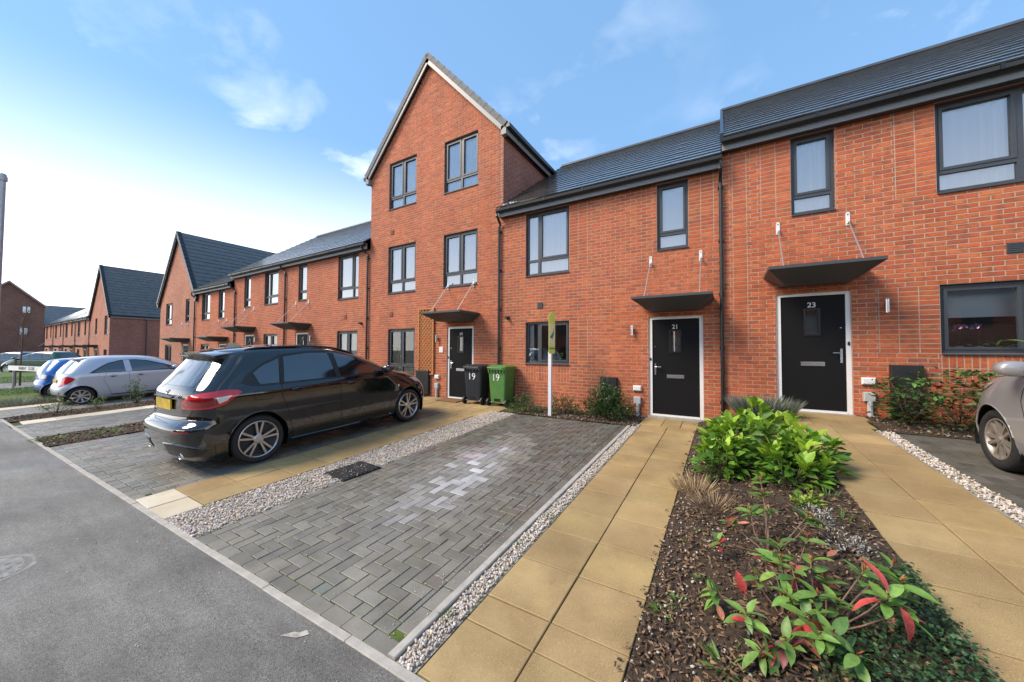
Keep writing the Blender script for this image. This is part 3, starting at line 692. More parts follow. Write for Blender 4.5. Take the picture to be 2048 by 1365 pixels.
def canopy(house, cx, z, w=.70, dep=.88, yf=None):
    y = YF if yf is None else yf; cb_ = MB(); top = z; yl = y-dep
    vs = [(cx-w, yl, top), (cx+w, yl, top), (cx+w, y-.002, top), (cx-w, y-.002, top), (cx-w, yl, top-.045), (cx+w, yl, top-.045), (cx+w, y-.002, top-.045), (cx-w, y-.002, top-.045),
          (cx-w+.24, y-.46, top-.235), (cx+w-.24, y-.46, top-.235), (cx+w-.24, y-.002, top-.235), (cx-w+.24, y-.002, top-.235)]
    fs = [(0, 1, 2, 3), (0, 4, 5, 1), (1, 5, 6, 2), (2, 6, 7, 3), (3, 7, 4, 0), (4, 8, 9, 5), (5, 9, 10, 6), (6, 10, 11, 7), (7, 11, 8, 4), (8, 11, 10, 9)]
    cb_.add(vs, fs); o = cb_.build('canopy', 'canopy_grey', house)
    for s in (-1, 1):
        bx = cx+s*.475; b = MB(); zb = z+.86
        b.prism([(bx-.028, zb-.11), (bx+.028, zb-.11), (bx+.028, zb+.09), (bx+.014, zb+.115), (bx-.014, zb+.115), (bx-.028, zb+.09)], 'y', y-.012, y-.001)
        b.tube([(bx, y-.001, zb-.03), (bx, y-.05, zb-.03)], .014, 8); b.box(bx-.009, bx+.009, y-.075, y-.01, zb-.075, zb-.03)
        bk = b.build('bracket', 'white_plastic', o)
        for dz_ in (-.085, .075):
            b = MB(); b.tube([(bx, y-.011, zb+dz_), (bx, y-.017, zb+dz_)], .010, 8); b.build('bolt', 'trim_black', bk)
        r = MB(); r.tube([(bx, y-.065, zb-.06), (bx+.01*s, yl+.16, top+.01)], .0095, 6); r.tube([(bx+.01*s, yl+.16, top+.03), (bx+.01*s, yl+.16, top-.002)], .016, 8); r.build('rod', 'steel_matt', o)
    return o
def door(house, a, b, z, num, hinge, yf=None, simple=False, glassy=True):
    y = (YF if yf is None else yf); root = link('door', None, house); f = MB(); fw = .065; zt = z+2.10
    for q in ((a, a+fw, z, zt), (b-fw, b, z, zt), (a+fw, b-fw, zt-fw, zt)): f.box(q[0], q[1], y+.03, y+.10, q[2], q[3])
    f.box(a+fw, b-fw, y+.02, y+.10, z, z+.035); f.build('frame', 'white_upvc', root, recalc=False)
    la, lb = a+fw+.004, b-fw-.004; cx = (la+lb)/2; w = lb-la
    gw, g0, g1 = .085, z+1.36, z+1.78
    m_ = MB()
    # leaf with a glazed slot
    for q in ((la, cx-gw-.03, z+.04, zt-fw-.004), (cx+gw+.03, lb, z+.04, zt-fw-.004), (cx-gw-.03, cx+gw+.03, z+.04, g0-.03), (cx-gw-.03, cx+gw+.03, g1+.03, zt-fw-.004)): m_.box(q[0], q[1], y+.05, y+.095, q[2], q[3])
    lf = m_.build('door_leaf', 'door_black', root, recalc=False)
    k = MB()
    for q in ((cx-gw-.03, cx-gw, g0-.03, g1+.03), (cx+gw, cx+gw+.03, g0-.03, g1+.03), (cx-gw, cx+gw, g1, g1+.03), (cx-gw, cx+gw, g0-.03, g0)): k.box(q[0], q[1], y+.038, y+.092, q[2], q[3])
    k.build('glazing_frame', 'trim_black', root, recalc=False)
    pb = MB(); pb.quad((cx-gw, y+.07, g0), (cx+gw, y+.07, g0), (cx+gw, y+.07, g1), (cx-gw, y+.07, g1)); pb.build('pane', 'window_glass', root, recalc=False)
    rb = MB(); rb.quad((la, y+.3, z), (lb, y+.3, z), (lb, y+.3, zt), (la, y+.3, zt)); rb.build('hall', 'room_wall', root, recalc=False)
    lb_ = MB(); lz = z+.80; lb_.box(cx-.165, cx+.165, y+.038, y+.052, lz, lz+.075); lb_.box(cx-.14, cx+.14, y+.030, y+.040, lz+.012, lz+.062); lb_.build('letter_box', 'steel', root, recalc=False)
    hx = la+.055 if hinge == 'r' else lb-.055; s = 1 if hinge == 'r' else -1; h = MB(); hz_ = z+1.03
    h.prism([(hx-.016, hz_-.17), (hx+.016, hz_-.17), (hx+.016, hz_+.06), (hx+.008, hz_+.075), (hx-.008, hz_+.075), (hx-.016, hz_+.06)], 'y', y+.040, y+.052)
    h.tube([(hx, y+.05, hz_), (hx, y-.005, hz_), (hx+s*.03, y-.012, hz_), (hx+s*.12, y-.010, hz_)], .009, 8); h.tube([(hx, y+.045, hz_-.11), (hx, y+.03, hz_-.11)], .014, 10)
    h.build('handle', 'steel', root)
    sp = MB(); sp.lathe([(0, -.004), (.012, -.004), (.012, .006)], 'y', 12, (hx+s*.0, y+.046, z+1.46)); sp.build('lock', 'steel', root)
    bell = MB(); bx = a+.033 if hinge == 'r' else b-.033; bell.box(bx-.014, bx+.014, y+.02, y+.031, z+1.16, z+1.22); bell.build('bell_push', 'black_plastic', root, recalc=False)
    if num: text_obj('house_number', num, .125, 'silver_print', root, Matrix.Translation((cx, y+.049, z+1.87)) @ FRONT, .003, .002)
    th = MB(); th.box(a-.02, b+.02, y-.035, y+.05, z-.06, z-.002); th.build('threshold', 'concrete', root, recalc=False)
    return root
def downpipe(house, x, z0, z1, ytop, swan=None):
    p_ = MB(); y = YF-.055
    pts = [(x, y, z0), (x, y, z1-.42)]
    if swan is not None: pts += [(x+swan, y, z1-.30), (x+swan, ytop, z1-.12), (x+swan, ytop, z1)]
    else: pts += [(x, ytop, z1-.2), (x, ytop, z1)]
    p_.tube(pts, .034, 10)
    z = z0+.4
    while z < z1-.5:
        p_.box(x-.048, x+.048, y+.02, YF, z, z+.035); p_.tube([(x, y, z-.01), (x, y, z+.05)], .041, 10); z += 1.05
    return p_.build('downpipe', 'pipe_black', house, smooth=False)
def tile_rows(par, P0, dirx, n_along, tw, up, length, gauge=.325, mat='roof_tile', lift=.032, name='tile_course'):
    """courses of interlocking tiles: P0 eave start, dirx along the eave, up up the slope; one object per course"""
    P0, dirx, up = Vector(P0), Vector(dirx).normalized(), Vector(up).normalized(); nrm = dirx.cross(up).normalized()
    if nrm.z < 0: nrm = -nrm
    nc = int(math.ceil(length/gauge)); meshes = {}
    for j in range(nc):
        key = (j % 2, j == nc-1)
        if key not in meshes:
            L_ = gauge+.05 if j < nc-1 else length-(nc-1)*gauge
            mb = MB(); off = -tw/2 if j % 2 else 0; tot = n_along*tw; x = off
            while x < tot-.001:
                a, b = max(0, x)+.0015, min(tot, x+tw)-.0015
                if b-a > .01:
                    v = []
                    jl = random.uniform(-.002, .002)
                    for (s, h) in ((0, lift-.028+jl), (0, lift+jl), (L_, .014+jl), (L_, -.006)):
                        for xx in (a, b): v.append(tuple(dirx*xx+up*s+nrm*h))
                    mb.add(v, [(0, 1, 3, 2), (2, 3, 5, 4), (0, 2, 4, 6), (1, 7, 5, 3)])
                x += tw
            me = mb.mesh(name); fixn(me); me.materials.append(MATS[mat]); meshes[key] = me
        link(name, meshes[key], par, P0+up*(j*gauge))
def eaves_roof(house, x0, x1, z0, yf=YF, ridge=True, pitch=.706, tile=True, gut=True, verge=()):
    """pitched roof with its eaves along the front; z0 is the house datum"""
    ye, ze = yf-.27, z0+5.14; yr = yf+4.23; zr = ze+(yr-ye)*pitch
    rf = MB(); th = .02
    rf.quad((x0, ye+.02, ze-.03), (x1, ye+.02, ze-.03), (x1, yr, zr-.04), (x0, yr, zr-.04)); yb = 2*yr-ye
    rf.quad((x0, yr, zr-.04), (x1, yr, zr-.04), (x1, yb, ze-.03), (x0, yb, ze-.03))
    for xx in (x0+.02, x1-.02): rf.poly([(xx, yf+.05, z0+4.9), (xx, yb-.27, z0+4.9), (xx, yr, zr-.06)])
    roof = rf.build('roof', 'roof_tile', house, recalc=False)
    up = Vector((0, 1, pitch)).normalized(); ln = math.hypot(yr-ye, zr-ze); n = int(round((x1-x0)/.30))
    if tile: tile_rows(roof, (x0, ye, ze), (1, 0, 0), n, (x1-x0)/n, up, ln)
    rt = MB(); k = int(round((x1-x0)/.45)); w = (x1-x0)/k
    for i in range(k):
        a, b = x0+i*w+.002, x0+(i+1)*w-.002
        rt.prism([(yr-.13, zr-.05), (yr-.10, zr+.03), (yr-.04, zr+.065), (yr+.04, zr+.065), (yr+.10, zr+.03), (yr+.13, zr-.05)], 'x', a, b)
    rt.build('ridge_tiles', 'roof_tile', roof)
    fb = MB(); fb.box(x0, x1, yf-.165, yf-.14, z0+4.93, z0+5.115); fb.build('fascia', 'fascia_grey', house, recalc=False)
    so = MB(); so.quad((x0, yf-.141, z0+4.945), (x1, yf-.141, z0+4.945), (x1, yf+.012, z0+4.945), (x0, yf+.012, z0+4.945)); so.build('soffit', 'frame_grey', house, recalc=False)
    if gut:
        g = MB(); pr = [(yf-.168+.0, z0+5.12), (yf-.175, z0+5.06), (yf-.21, z0+5.03), (yf-.25, z0+5.03), (yf-.285, z0+5.06), (yf-.292, z0+5.12), (yf-.286, z0+5.12), (yf-.275, z0+5.066), (yf-.248, z0+5.038), (yf-.212, z0+5.038), (yf-.18, z0+5.066), (yf-.174, z0+5.12)]
        g.prism(pr, 'x', x0, x1); x = x0+.4
        while x < x1: g.box(x-.02, x+.02, yf-.298, yf-.166, z0+5.05, z0+5.13); x += 1.0
        g.build('gutter', 'gutter_black', house)
    for xx in verge:
        v = MB(); v.add([(xx-.03, ye-.02, ze-.09), (xx+.03, ye-.02, ze-.09), (xx+.03, yr, zr-.05), (xx-.03, yr, zr-.05), (xx-.03, ye-.02, ze+.075), (xx+.03, ye-.02, ze+.075), (xx+.03, yr, zr+.07), (xx-.03, yr, zr+.07)], [(0, 1, 5, 4), (4, 5, 6, 7), (1, 2, 6, 5), (0, 4, 7, 3), (0, 3, 2, 1)]); v.build('verge_trim', 'gutter_black', roof)
    return roof
def gable_roof(house, x0, x1, ze, xr, zr, yf, yb, tile=True, verge='roof_tile_grey', over=.20, tw=.30, gauge=.33):
    """roof with its ridge running back from a front gable"""
    rf = MB(); y0 = yf-.10
    sl = (zr-ze)/((x1-x0)/2); xl, xR = x0-over, x1+over; zl = ze-over*sl+.16; zrr = zr+.16
    rf.quad((xl, y0, zl), (xr, y0, zrr), (xr, yb, zrr), (xl, yb, zl)); rf.quad((xr, y0, zrr), (xR, y0, zl), (xR, yb, zl), (xr, yb, zrr))
    roof = rf.build('roof', 'roof_tile', house, recalc=False)
    ln = math.hypot(xR-xr, zrr-zl); n = int(round((yb-y0)/tw))
    if tile:
        tile_rows(roof, (xR, y0+.02, zl), (0, 1, 0), n, (yb-y0-.02)/n, (xr-xR, 0, zrr-zl), ln, gauge)
        tile_rows(roof, (xl, y0+.02, zl), (0, 1, 0), n, (yb-y0-.02)/n, (xr-xl, 0, zrr-zl), ln, gauge)
    for s, xe in ((-1, xl), (1, xR)):
        u = Vector((xe-xr, 0, zl-zrr)).normalized(); nn = Vector((-u.z*s, 0, u.x*s))
        if nn.z < 0: nn = -nn
        # bargeboard under dry-verge caps
        a, b = Vector((xr, 0, zrr)), Vector((xe, 0, zl)); bb = MB()
        for (ya, yb_, h0, h1) in ((yf-.13, yf-.09, -.20, -.005),):
            v = [a+nn*h0, b+nn*h0, b+nn*h1, a+nn*h1]
            bb.add([(q.x, ya, q.z) for q in v]+[(q.x, yb_, q.z) for q in v], [(0, 1, 2, 3), (4, 7, 6, 5), (0, 4, 5, 1), (1, 5, 6, 2), (2, 6, 7, 3), (3, 7, 4, 0)])
        bb.build('bargeboard', 'fascia_grey' if verge == 'roof_tile_grey' else 'gutter_black', roof)
        sb = MB(); v = [a+nn*-.17, b+nn*-.17]
        sb.add([(v[0].x, yf-.10, v[0].z), (v[1].x, yf-.10, v[1].z), (v[1].x, yf+.02, v[1].z), (v[0].x, yf+.02, v[0].z)], [(0, 1, 2, 3)]); sb.build('verge_soffit', 'gutter_black', roof, recalc=False)
        m = int(round(ln/.34)); st = (b-a)/m
        cap = MB()
        for q, (y0_, y1_, h0, h1) in enumerate(((yf-.155, yf+.06, .0, .058), (yf-.155, yf-.132, -.09, .0))):
            pts = [u*.0+nn*h0, u*(ln/m-.006)+nn*h0, u*(ln/m-.006)+nn*(h1+.012*(q == 0)), u*.0+nn*h1]
            cap.add([(c_.x, y0_, c_.z) for c_ in pts]+[(c_.x, y1_, c_.z) for c_ in pts], [(0, 1, 2, 3), (4, 7, 6, 5), (0, 4, 5, 1), (1, 5, 6, 2), (2, 6, 7, 3), (3, 7, 4, 0)])
        me = cap.mesh('verge_tile'); fixn(me); me.materials.append(MATS[verge])
        for i in range(m): link('verge_tile', me, roof, a+st*i)
        eb = MB(); eb.box(min(xe, xe-s*.16), max(xe, xe-s*.16), yf-.13, yf+.005, zl-.26, zl-.02); eb.build('eave_box', 'fascia_grey' if verge == 'roof_tile_grey' else 'gutter_black', roof, recalc=False)
        g = MB(); g.box(xe-.02 if s > 0 else xe-.11, xe+.11 if s > 0 else xe+.02, yf-.13, yb, zl-.10, zl+.01); g.build('gutter', 'gutter_black', house, recalc=False)
        f = MB(); f.box(xe-s*.02-.012, xe-s*.02+.012, yf-.08, yb, zl-.24, zl-.1); f.build('fascia', 'fascia_grey', house, recalc=False)
    return roof
def small_box(house, name, x0, x1, z0, z1, dep, mat, yf=YF, bev=.01):
    m_ = MB(); y = yf-dep
    m_.add([(x0, yf, z0), (x1, yf, z0), (x1, yf, z1), (x0, yf, z1), (x0+bev, y, z0+bev), (x1-bev, y, z0+bev), (x1-bev, y, z1-bev), (x0+bev, y, z1-bev), (x0, y+bev, z0), (x1, y+bev, z0), (x1, y+bev, z1), (x0, y+bev, z1)],
           [(4, 5, 6, 7)]+[(8+q, 8+(q+1) % 4, 4+(q+1) % 4, 4+q) for q in range(4)]+[(q, (q+1) % 4, 8+(q+1) % 4, 8+q) for q in range(4)])
    return m_.build(name, mat, house)
def wall_light(house, x, z, yf=YF):
    m_ = MB(); m_.tube([(x, yf-.075, z-.11), (x, yf-.075, z+.11)], .026, 12); m_.box(x-.02, x+.02, yf-.06, yf, z-.03, z+.03); return m_.build('wall_light', 'steel', house)
def services(house, x, z0, side=1):
    """white meter cover with grey cable box and pipe below it"""
    small_box(house, 'meter_cover', x-.085, x+.085, z0+.545, z0+.66, .06, 'white_plastic', bev=.018)
    small_box(house, 'cable_box', x-.07, x+.075, z0+.27, z0+.42, .075, 'grey_plastic')
    m_ = MB(); m_.tube([(x+.01, YF-.04, z0+.28), (x+.01, YF-.04, z0+.06), (x-.0, YF-.05, z0-.12)], .038, 10); m_.build('cable_pipe', 'grey_plastic', house)
def flue(house, x, z, yf=YF):
    m_ = MB(); m_.lathe([(.055, .0), (.055, -.02), (.035, -.03), (.035, -.10), (.04, -.12), (.0, -.12)], 'y', 14, (x, yf, z)); return m_.build('flue', 'black_plastic', house)
def airbrick(house, x, z, yf=YF, mat='frame_grey'):
    m_ = MB(); m_.box(x-.075, x+.075, yf-.012, yf, z-.075, z+.075)
    for k in range(5): m_.box(x-.07, x+.07, yf-.02, yf-.012, z-.068+k*.029, z-.054+k*.029)
    return m_.build('air_vent', mat, house, recalc=False)
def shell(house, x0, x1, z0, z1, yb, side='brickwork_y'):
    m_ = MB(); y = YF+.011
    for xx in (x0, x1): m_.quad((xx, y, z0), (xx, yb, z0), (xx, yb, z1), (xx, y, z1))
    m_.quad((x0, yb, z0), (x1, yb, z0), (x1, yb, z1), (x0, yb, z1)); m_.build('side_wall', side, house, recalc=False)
# --- number 23 (right, one step up)
h = thing('terraced_house', 'red brick terraced house at the right with door numbered 23 and large window', 'house', (0, 0, 0), group='brick houses of the terrace')
Z = .345
ops = [(.825, 1.835, Z, Z+2.115), (1.065, 1.665, q75(3.865, Z), Z+4.93), (2.845, 4.055, q75(1.42, Z), q75(2.46, Z)), (2.845, 4.055, q75(3.865, Z), Z+4.93)]
ops[0] = (.825, 1.835, Z, q75(Z+2.10, Z))
wall_core(h, .0, 6.6, Z-.6, Z+4.95, ops)
lay_bricks(h, .0, 6.6, Z-.60, Z+4.95, ops, stacks=[(.165, .39, 1.4, 5.2), (.615, 1.065, q75(3.865, Z), Z+4.93), (2.395, 2.845, q75(3.865, Z), Z+4.93), (2.17, 2.845, q75(1.42, Z), q75(2.46, Z))], soldiers=[(2.845, 4.055, q75(1.42, Z)-.45, q75(1.42, Z))])
shell(h, .0, 6.6, Z-.6, Z+4.95, 16.4); eaves_roof(h, .0, 6.7, Z, verge=(.0,))
door(h, .825, 1.835, Z+.015, '23', 'l'); canopy(h, 1.34, 2.80)
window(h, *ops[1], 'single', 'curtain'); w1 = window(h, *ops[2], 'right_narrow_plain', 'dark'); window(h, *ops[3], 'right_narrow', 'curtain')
wall_light(h, 2.25, 2.15); services(h, 2.02, .33); small_box(h, 'meter_box', 2.27, 2.63, Z+.03, Z+.86, .09, 'black_plastic'); airbrick(h, 3.58, 2.91)
# blind and dark furniture inside, plants on its sill
m_ = MB(); m_.box(2.9, 4.0, 8.30, 8.31, 1.95, 2.5); m_.build('blind', 'blind', w1, recalc=False)
m_ = MB(); m_.box(2.75, 4.1, 8.62, 8.66, 1.2, 1.86); m_.build('furniture', 'timber_dark', w1, recalc=False)
# --- number 21 (centre)
h = thing('terraced_house', 'red brick terraced house in the middle with black door numbered 21', 'house', group='brick houses of the terrace')
Z = .035
ops = [(-1.385, -.36, Z, q75(Z+2.10, Z)), (-1.205, -.605, q75(3.535, Z), Z+4.93), (-4.40, -3.20, q75(1.06, Z), q75(2.10, Z)), (-4.40, -3.20, q75(3.36, Z), Z+4.93)]
wall_core(h, -5.24, .0, Z-.30, Z+4.95, ops)
lay_bricks(h, -5.24, .0, Z-.30, Z+4.95, ops, stacks=[(-3.20, -2.75, q75(3.36, Z), Z+4.93), (-3.20, -2.75, q75(1.06, Z), q75(2.1, Z)), (-.605, -.155, q75(3.535, Z), Z+4.93)], soldiers=[(-4.40, -3.20, q75(1.06, Z)-.45, q75(1.06, Z))])
shell(h, -5.24, .0, Z-.3, Z+4.95, 16.4); eaves_roof(h, -5.16, .0, Z)
door(h, -1.385, -.36, Z+.01, '21', 'r'); canopy(h, -.86, 2.47)
window(h, *ops[1], 'single', 'blind'); window(h, *ops[2], 'left_narrow_plain', 'part'); window(h, *ops[3], 'left_narrow', 'curtain')
wall_light(h, -1.72, 1.86); services(h, -1.62, .0); small_box(h, 'meter_box', -2.42, -2.05, .02, .82, .09, 'black_plastic'); airbrick(h, -3.98, 2.55); flue(h, -4.93, 2.28)
downpipe(h, -.03, .0, 5.12, YF-.23); downpipe(h, -5.19, .0, 5.12, YF-.23, swan=.03)
m_ = MB()
for k in range(12): m_.box(-5.12+.045*k, -5.06+.045*k, 7.86-.004*k, 8.35, 5.16+.012*(k % 3)+.02, 5.24+.018*((k*7) % 5))
m_.build('flashing', 'lead', h, recalc=False)
# --- number 19 (tall gabled house)
h = thing('gabled_house', 'tall three storey red brick house with steep front gable and door numbered 19', 'house', group='brick houses of the terrace')
Z = .0
wx = [(-9.70, -8.41), (-7.24, -5.965)]
ops = [(-7.055, -6.08, Z, q75(2.09, Z))]+[(a, b, q75(6.14, Z), q75(7.72, Z)) for a, b in wx]+[(a, b, q75(3.325, Z), q75(4.87, Z)) for a, b in wx]+[(-9.66, -8.41, q75(.55, Z), q75(2.07, Z))]
wall_core(h, -10.63, -5.24, -.3, 7.50, ops, gable=(-7.91, 10.50)); lay_bricks(h, -10.63, -5.24, -.3, 7.50, ops, gable=(-7.91, 10.50))
m_ = MB(); m_.quad((-5.24, 8.009, -.3), (-5.11, 8.009, -.3), (-5.11, 8.009, 7.5), (-5.24, 8.009, 7.5)); m_.build('wall', 'brickwork_x', h, recalc=False)
shell(h, -10.63, -5.11, -.3, 7.6, 16.4); gable_roof(h, -10.63, -5.11, 7.50, -7.87, 10.50, YF, 16.4, over=.16)
door(h, -7.055, -6.08, .005, '19', 'r'); canopy(h, -6.56, 2.46)
for o_, ins in zip(ops[1:3], ('curtain', 'curtain')): window(h, *o_, 'pair', ins)
for o_ in ops[3:5]: window(h, *o_, 'pair', 'curtain')
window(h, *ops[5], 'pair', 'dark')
airbrick(h, -9.5, 5.35, mat='terracotta'); airbrick(h, -9.5, 2.60, mat='terracotta'); wall_light(h, -7.42, 1.75)
small_box(h, 'letter_tile', -7.36, -7.20, 1.33, 1.51, .02, 'white_plastic'); services(h, -7.42, .0); small_box(h, 'meter_box', -8.25, -7.72, .05, .78, .09, 'black_plastic'); small_box(h, 'meter_box', -5.06, -4.72, .02, .80, .09, 'black_plastic')
# --- the row on the left, stepping down
def row_house(x0, x1, Z, wins, dr, label, brick=True, cano=None, pipes=(), last=True):
    h = thing('terraced_house', label, 'house', group='brick houses of the terrace')
    ops = []
    for (a, b, c, d, st, ins) in wins: ops.append((a, b, q75(c+Z, Z), (Z+4.93) if d is None else q75(d+Z, Z)))
    dops = [(dr[0], dr[1], Z, q75(Z+2.1, Z))]
    wall_core(h, x0, x1, Z-.3, Z+4.95, ops+dops, mat='mortar' if brick else 'brickwork_x')
    if brick: lay_bricks(h, x0, x1, Z-.3, Z+4.95, ops+dops, nobj=0)
    shell(h, x0, x1, Z-.3, Z+4.95, 16.4); eaves_roof(h, x0, x1, Z)
    for o_, w in zip(ops, wins): window(h, *o_, w[4], w[5])
    door(h, dr[0], dr[1], Z+.005, dr[2], 'r'); canopy(h, (dr[0]+dr[1])/2, Z+2.46); wall_light(h, dr[1]+.28, Z+1.85)
    for xx in pipes: downpipe(h, xx, Z, Z+5.12, YF-.23, swan=-.12)
    return h
hA = row_house(-16.05, -10.63, 0, [(-12.5, -11.28, 3.33, None, 'right_narrow', 'curtain'), (-15.25, -14.62, 3.45, None, 'single', 'curtain'), (-12.5, -11.28, .95, 2.08, 'pair_plain', 'blind')], (-15.4, -14.45, '17'), 'terraced house with lime grey roof directly left of the tall gabled house', pipes=(-10.70,))
airbrick(hA, -12.0, 2.62, mat='terracotta'); flue(hA, -11.05, 2.35)
hB = row_house(-21.2, -16.05, 0, [(-18.1, -16.88, 3.43, None, 'left_narrow', 'curtain'), (-20.1, -19.45, 3.45, None, 'single', 'curtain'), (-18.1, -16.88, .95, 2.08, 'pair_plain', 'part')], (-20.0, -19.05, '15'), 'terraced house second left of the tall gable, between two downpipes', pipes=(-16.2,))
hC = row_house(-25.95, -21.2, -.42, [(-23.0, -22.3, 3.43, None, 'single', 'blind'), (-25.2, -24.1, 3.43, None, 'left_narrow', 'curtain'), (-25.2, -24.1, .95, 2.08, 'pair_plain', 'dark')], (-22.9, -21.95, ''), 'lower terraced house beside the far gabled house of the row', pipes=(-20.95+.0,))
h = thing('gabled_house', 'two storey brick house with steep slate grey gable ending the row beyond the black car', 'house', group='brick houses of the terrace')
Z = -.42; ops = [(-30.9, -29.75, q75(3.35+Z, Z), q75(4.75+Z, Z)), (-27.6, -26.95, q75(3.45+Z, Z), q75(4.8+Z, Z)), (-30.9, -29.75, q75(.95+Z, Z), q75(2.08+Z, Z)), (-28.0, -27.05, Z, q75(Z+2.1, Z))]
wall_core(h, -31.95, -25.95, Z-.3, 4.50, ops, gable=(-28.95, 8.5), mat='brickwork_x'); shell(h, -31.95, -25.95, Z-.3, 4.5, 16.4)
gable_roof(h, -31.95, -25.95, 4.50, -28.95, 8.5, YF, 16.4, verge='gutter_black', over=.2)
window(h, *ops[0], 'right_narrow', 'curtain'); window(h, *ops[1], 'single', 'curtain'); window(h, *ops[2], 'pair_plain', 'curtain'); door(h, -28.0, -27.05, Z+.005, '', 'r'); canopy(h, -27.6, Z+2.46, w=.8); downpipe(h, -26.05, Z, 4.6, YF-.23, swan=.1)
# --- far terrace across the side street
Z = -.75
h = thing('gabled_house', 'far brick house with tall slate gable and blank side wall beyond the parked cars', 'house', group='far brick houses')
ops = [(-46.0, -44.9, Z+3.4, Z+5.0), (-49.2, -48.5, Z+3.5, Z+4.9), (-46.0, -44.9, Z+.95, Z+2.1), (-49.2, -48.2, Z, Z+2.1)]
wall_core(h, -51, -44.3, Z-.5, 4.3, ops, gable=(-47.65, 8.7), mat='brickwork_x'); shell(h, -51, -44.3, Z-.5, 4.3, 17.5)
gable_roof(h, -51, -44.3, 4.30, -47.65, 8.7, YF, 17.5, verge='gutter_black', over=.15)
for o_, s_ in zip(ops, ('left_narrow', 'single', 'pair_plain')): window(h, *o_, s_, 'blind', detail=False)
door(h, -49.2, -48.2, Z, '', 'r'); canopy(h, -48.9, Z+2.5, w=.9)
m_ = MB(); m_.tube([(-44.2, 10.2, 3.9), (-44.2, 10.2, -.9)], .04, 8); m_.tube([(-44.2, 8.1, 4.3), (-44.2, 9.9, 4.2), (-44.2, 10.2, 3.9)], .04, 8); m_.build('downpipe', 'pipe_black', h)
for i, (a, b) in enumerate(((-57.0, -51.0), (-63.0, -57.0), (-69.0, -63.0), (-75.0, -69.0))):
    lab = ['far terraced house nearest to the far slate gable', 'second far terraced house left of the far slate gable', 'third far terraced house left of the far slate gable', 'last far terraced house at the end of the far row'][i]
    h = thing('terraced_house', lab, 'house', group='far brick houses')
    ops = [(a+.7, a+1.8, Z+3.4, Z+4.9), (a+3.6, a+4.3, Z+3.5, Z+4.9), (a+.7, a+1.8, Z+.95, Z+2.1), (a+3.5, a+4.45, Z, Z+2.1)]
    wall_core(h, a, b, Z-.5, Z+4.95, ops, mat='brickwork_x'); shell(h, a, b, Z-.5, Z+4.95, 16.4); eaves_roof(h, a, b, Z, tile=(i < 2))
    for o_, s_ in zip(ops, ('left_narrow', 'single', 'pair_plain')): window(h, *o_, s_, 'dark', detail=False)
    door(h, a+3.5, a+4.45, Z, '', 'r'); canopy(h, a+3.97, Z+2.5, w=1.0); downpipe(h, b-.1, Z, Z+5.1, YF-.23)
    if i == 1:
        m_ = MB(); m_.lathe([(.07, 0), (.07, .9), (.1, .9), (.1, 1.0), (0, 1.0)], 'z', 10, (a+2, 10.5, 6.0)); m_.build('soil_vent', 'pipe_black', h)
# tall block closing the street, gable towards the camera
h = thing('apartment_block', 'tall dark brick block with pale gable roof edge at the far left', 'building')
XB = -84.0; y0, ya, y1 = 2.7, 5.77, 8.85
m_ = MB(); ze_, zap = 7.4, 10.5
m_.poly([(XB, y0, -1), (XB, y1, -1), (XB, y1, ze_), (XB, ya, zap), (XB, y0, ze_)]); m_.build('wall', 'brickwork_dark', h, recalc=False)
m_ = MB(); m_.box(XB-12, XB-.02, y0, y1, -1, ze_); m_.build('side_wall', 'brickwork_dark', h, recalc=False)
m_ = MB()
for s, ye in ((1, y1+.25), (-1, y0-.25)):
    dz = .25*(zap-ze_)/(y1-ya)
    m_.add([(XB+.35, ya, zap+.22), (XB+.35, ye, ze_-dz+.22), (XB-14, ye, ze_-dz+.22), (XB-14, ya, zap+.22), (XB+.35, ya, zap-.05), (XB+.35, ye, ze_-dz-.05)], [(0, 1, 2, 3), (0, 4, 5, 1)])
m_.build('roof', 'roof_tile', h, recalc=False)
for (yc, z0_, z1_) in ((7.28, 6.25, 7.4), (7.12, 3.2, 4.4)):
    w_ = link('window', None, h); f = MB(); f.box(XB, XB+.06, yc-.42, yc+.42, z0_, z1_); f.build('frame', 'frame_grey', w_, recalc=False)
    for k in (-1, 1):
        g = MB(); g.quad((XB+.07, yc+k*.18-.13, z0_+.15), (XB+.07, yc+k*.18+.13, z0_+.15), (XB+.07, yc+k*.18+.13, z1_-.15), (XB+.07, yc+k*.18-.13, z1_-.15)); g.build('pane', 'blind', w_, recalc=False)
h = thing('rear_house', 'grey tiled roof of a house behind the far terrace', 'house')
m_ = MB(); m_.box(-101, -91.5, 9.5, 17, -1, 5.2); m_.build('wall', 'brickwork_dark', h, recalc=False)
m_ = MB(); m_.add([(-91, 9.3, 5.0), (-91, 17.2, 5.0), (-96, 17.2, 8.5), (-96, 9.3, 8.5), (-101, 9.3, 5.0), (-101, 17.2, 5.0)], [(0, 1, 2, 3), (3, 2, 5, 4), (0, 3, 4), (1, 5, 2)]); rr = m_.build('roof', 'roof_tile', h, recalc=False)
tile_rows(rr, (-91, 9.3, 5.03), (0, 1, 0), 12, 7.9/12, (-5, 0, 3.5), 6.1, .5)
# boundary wall in front of the tall block
m_ = MB(); m_.box(-81, -80.7, 1, 8.6, -1, .75); tag(m_.build('garden_wall', 'brickwork_dark', None, recalc=False), 'low brick wall in front of the tall dark block', 'wall')
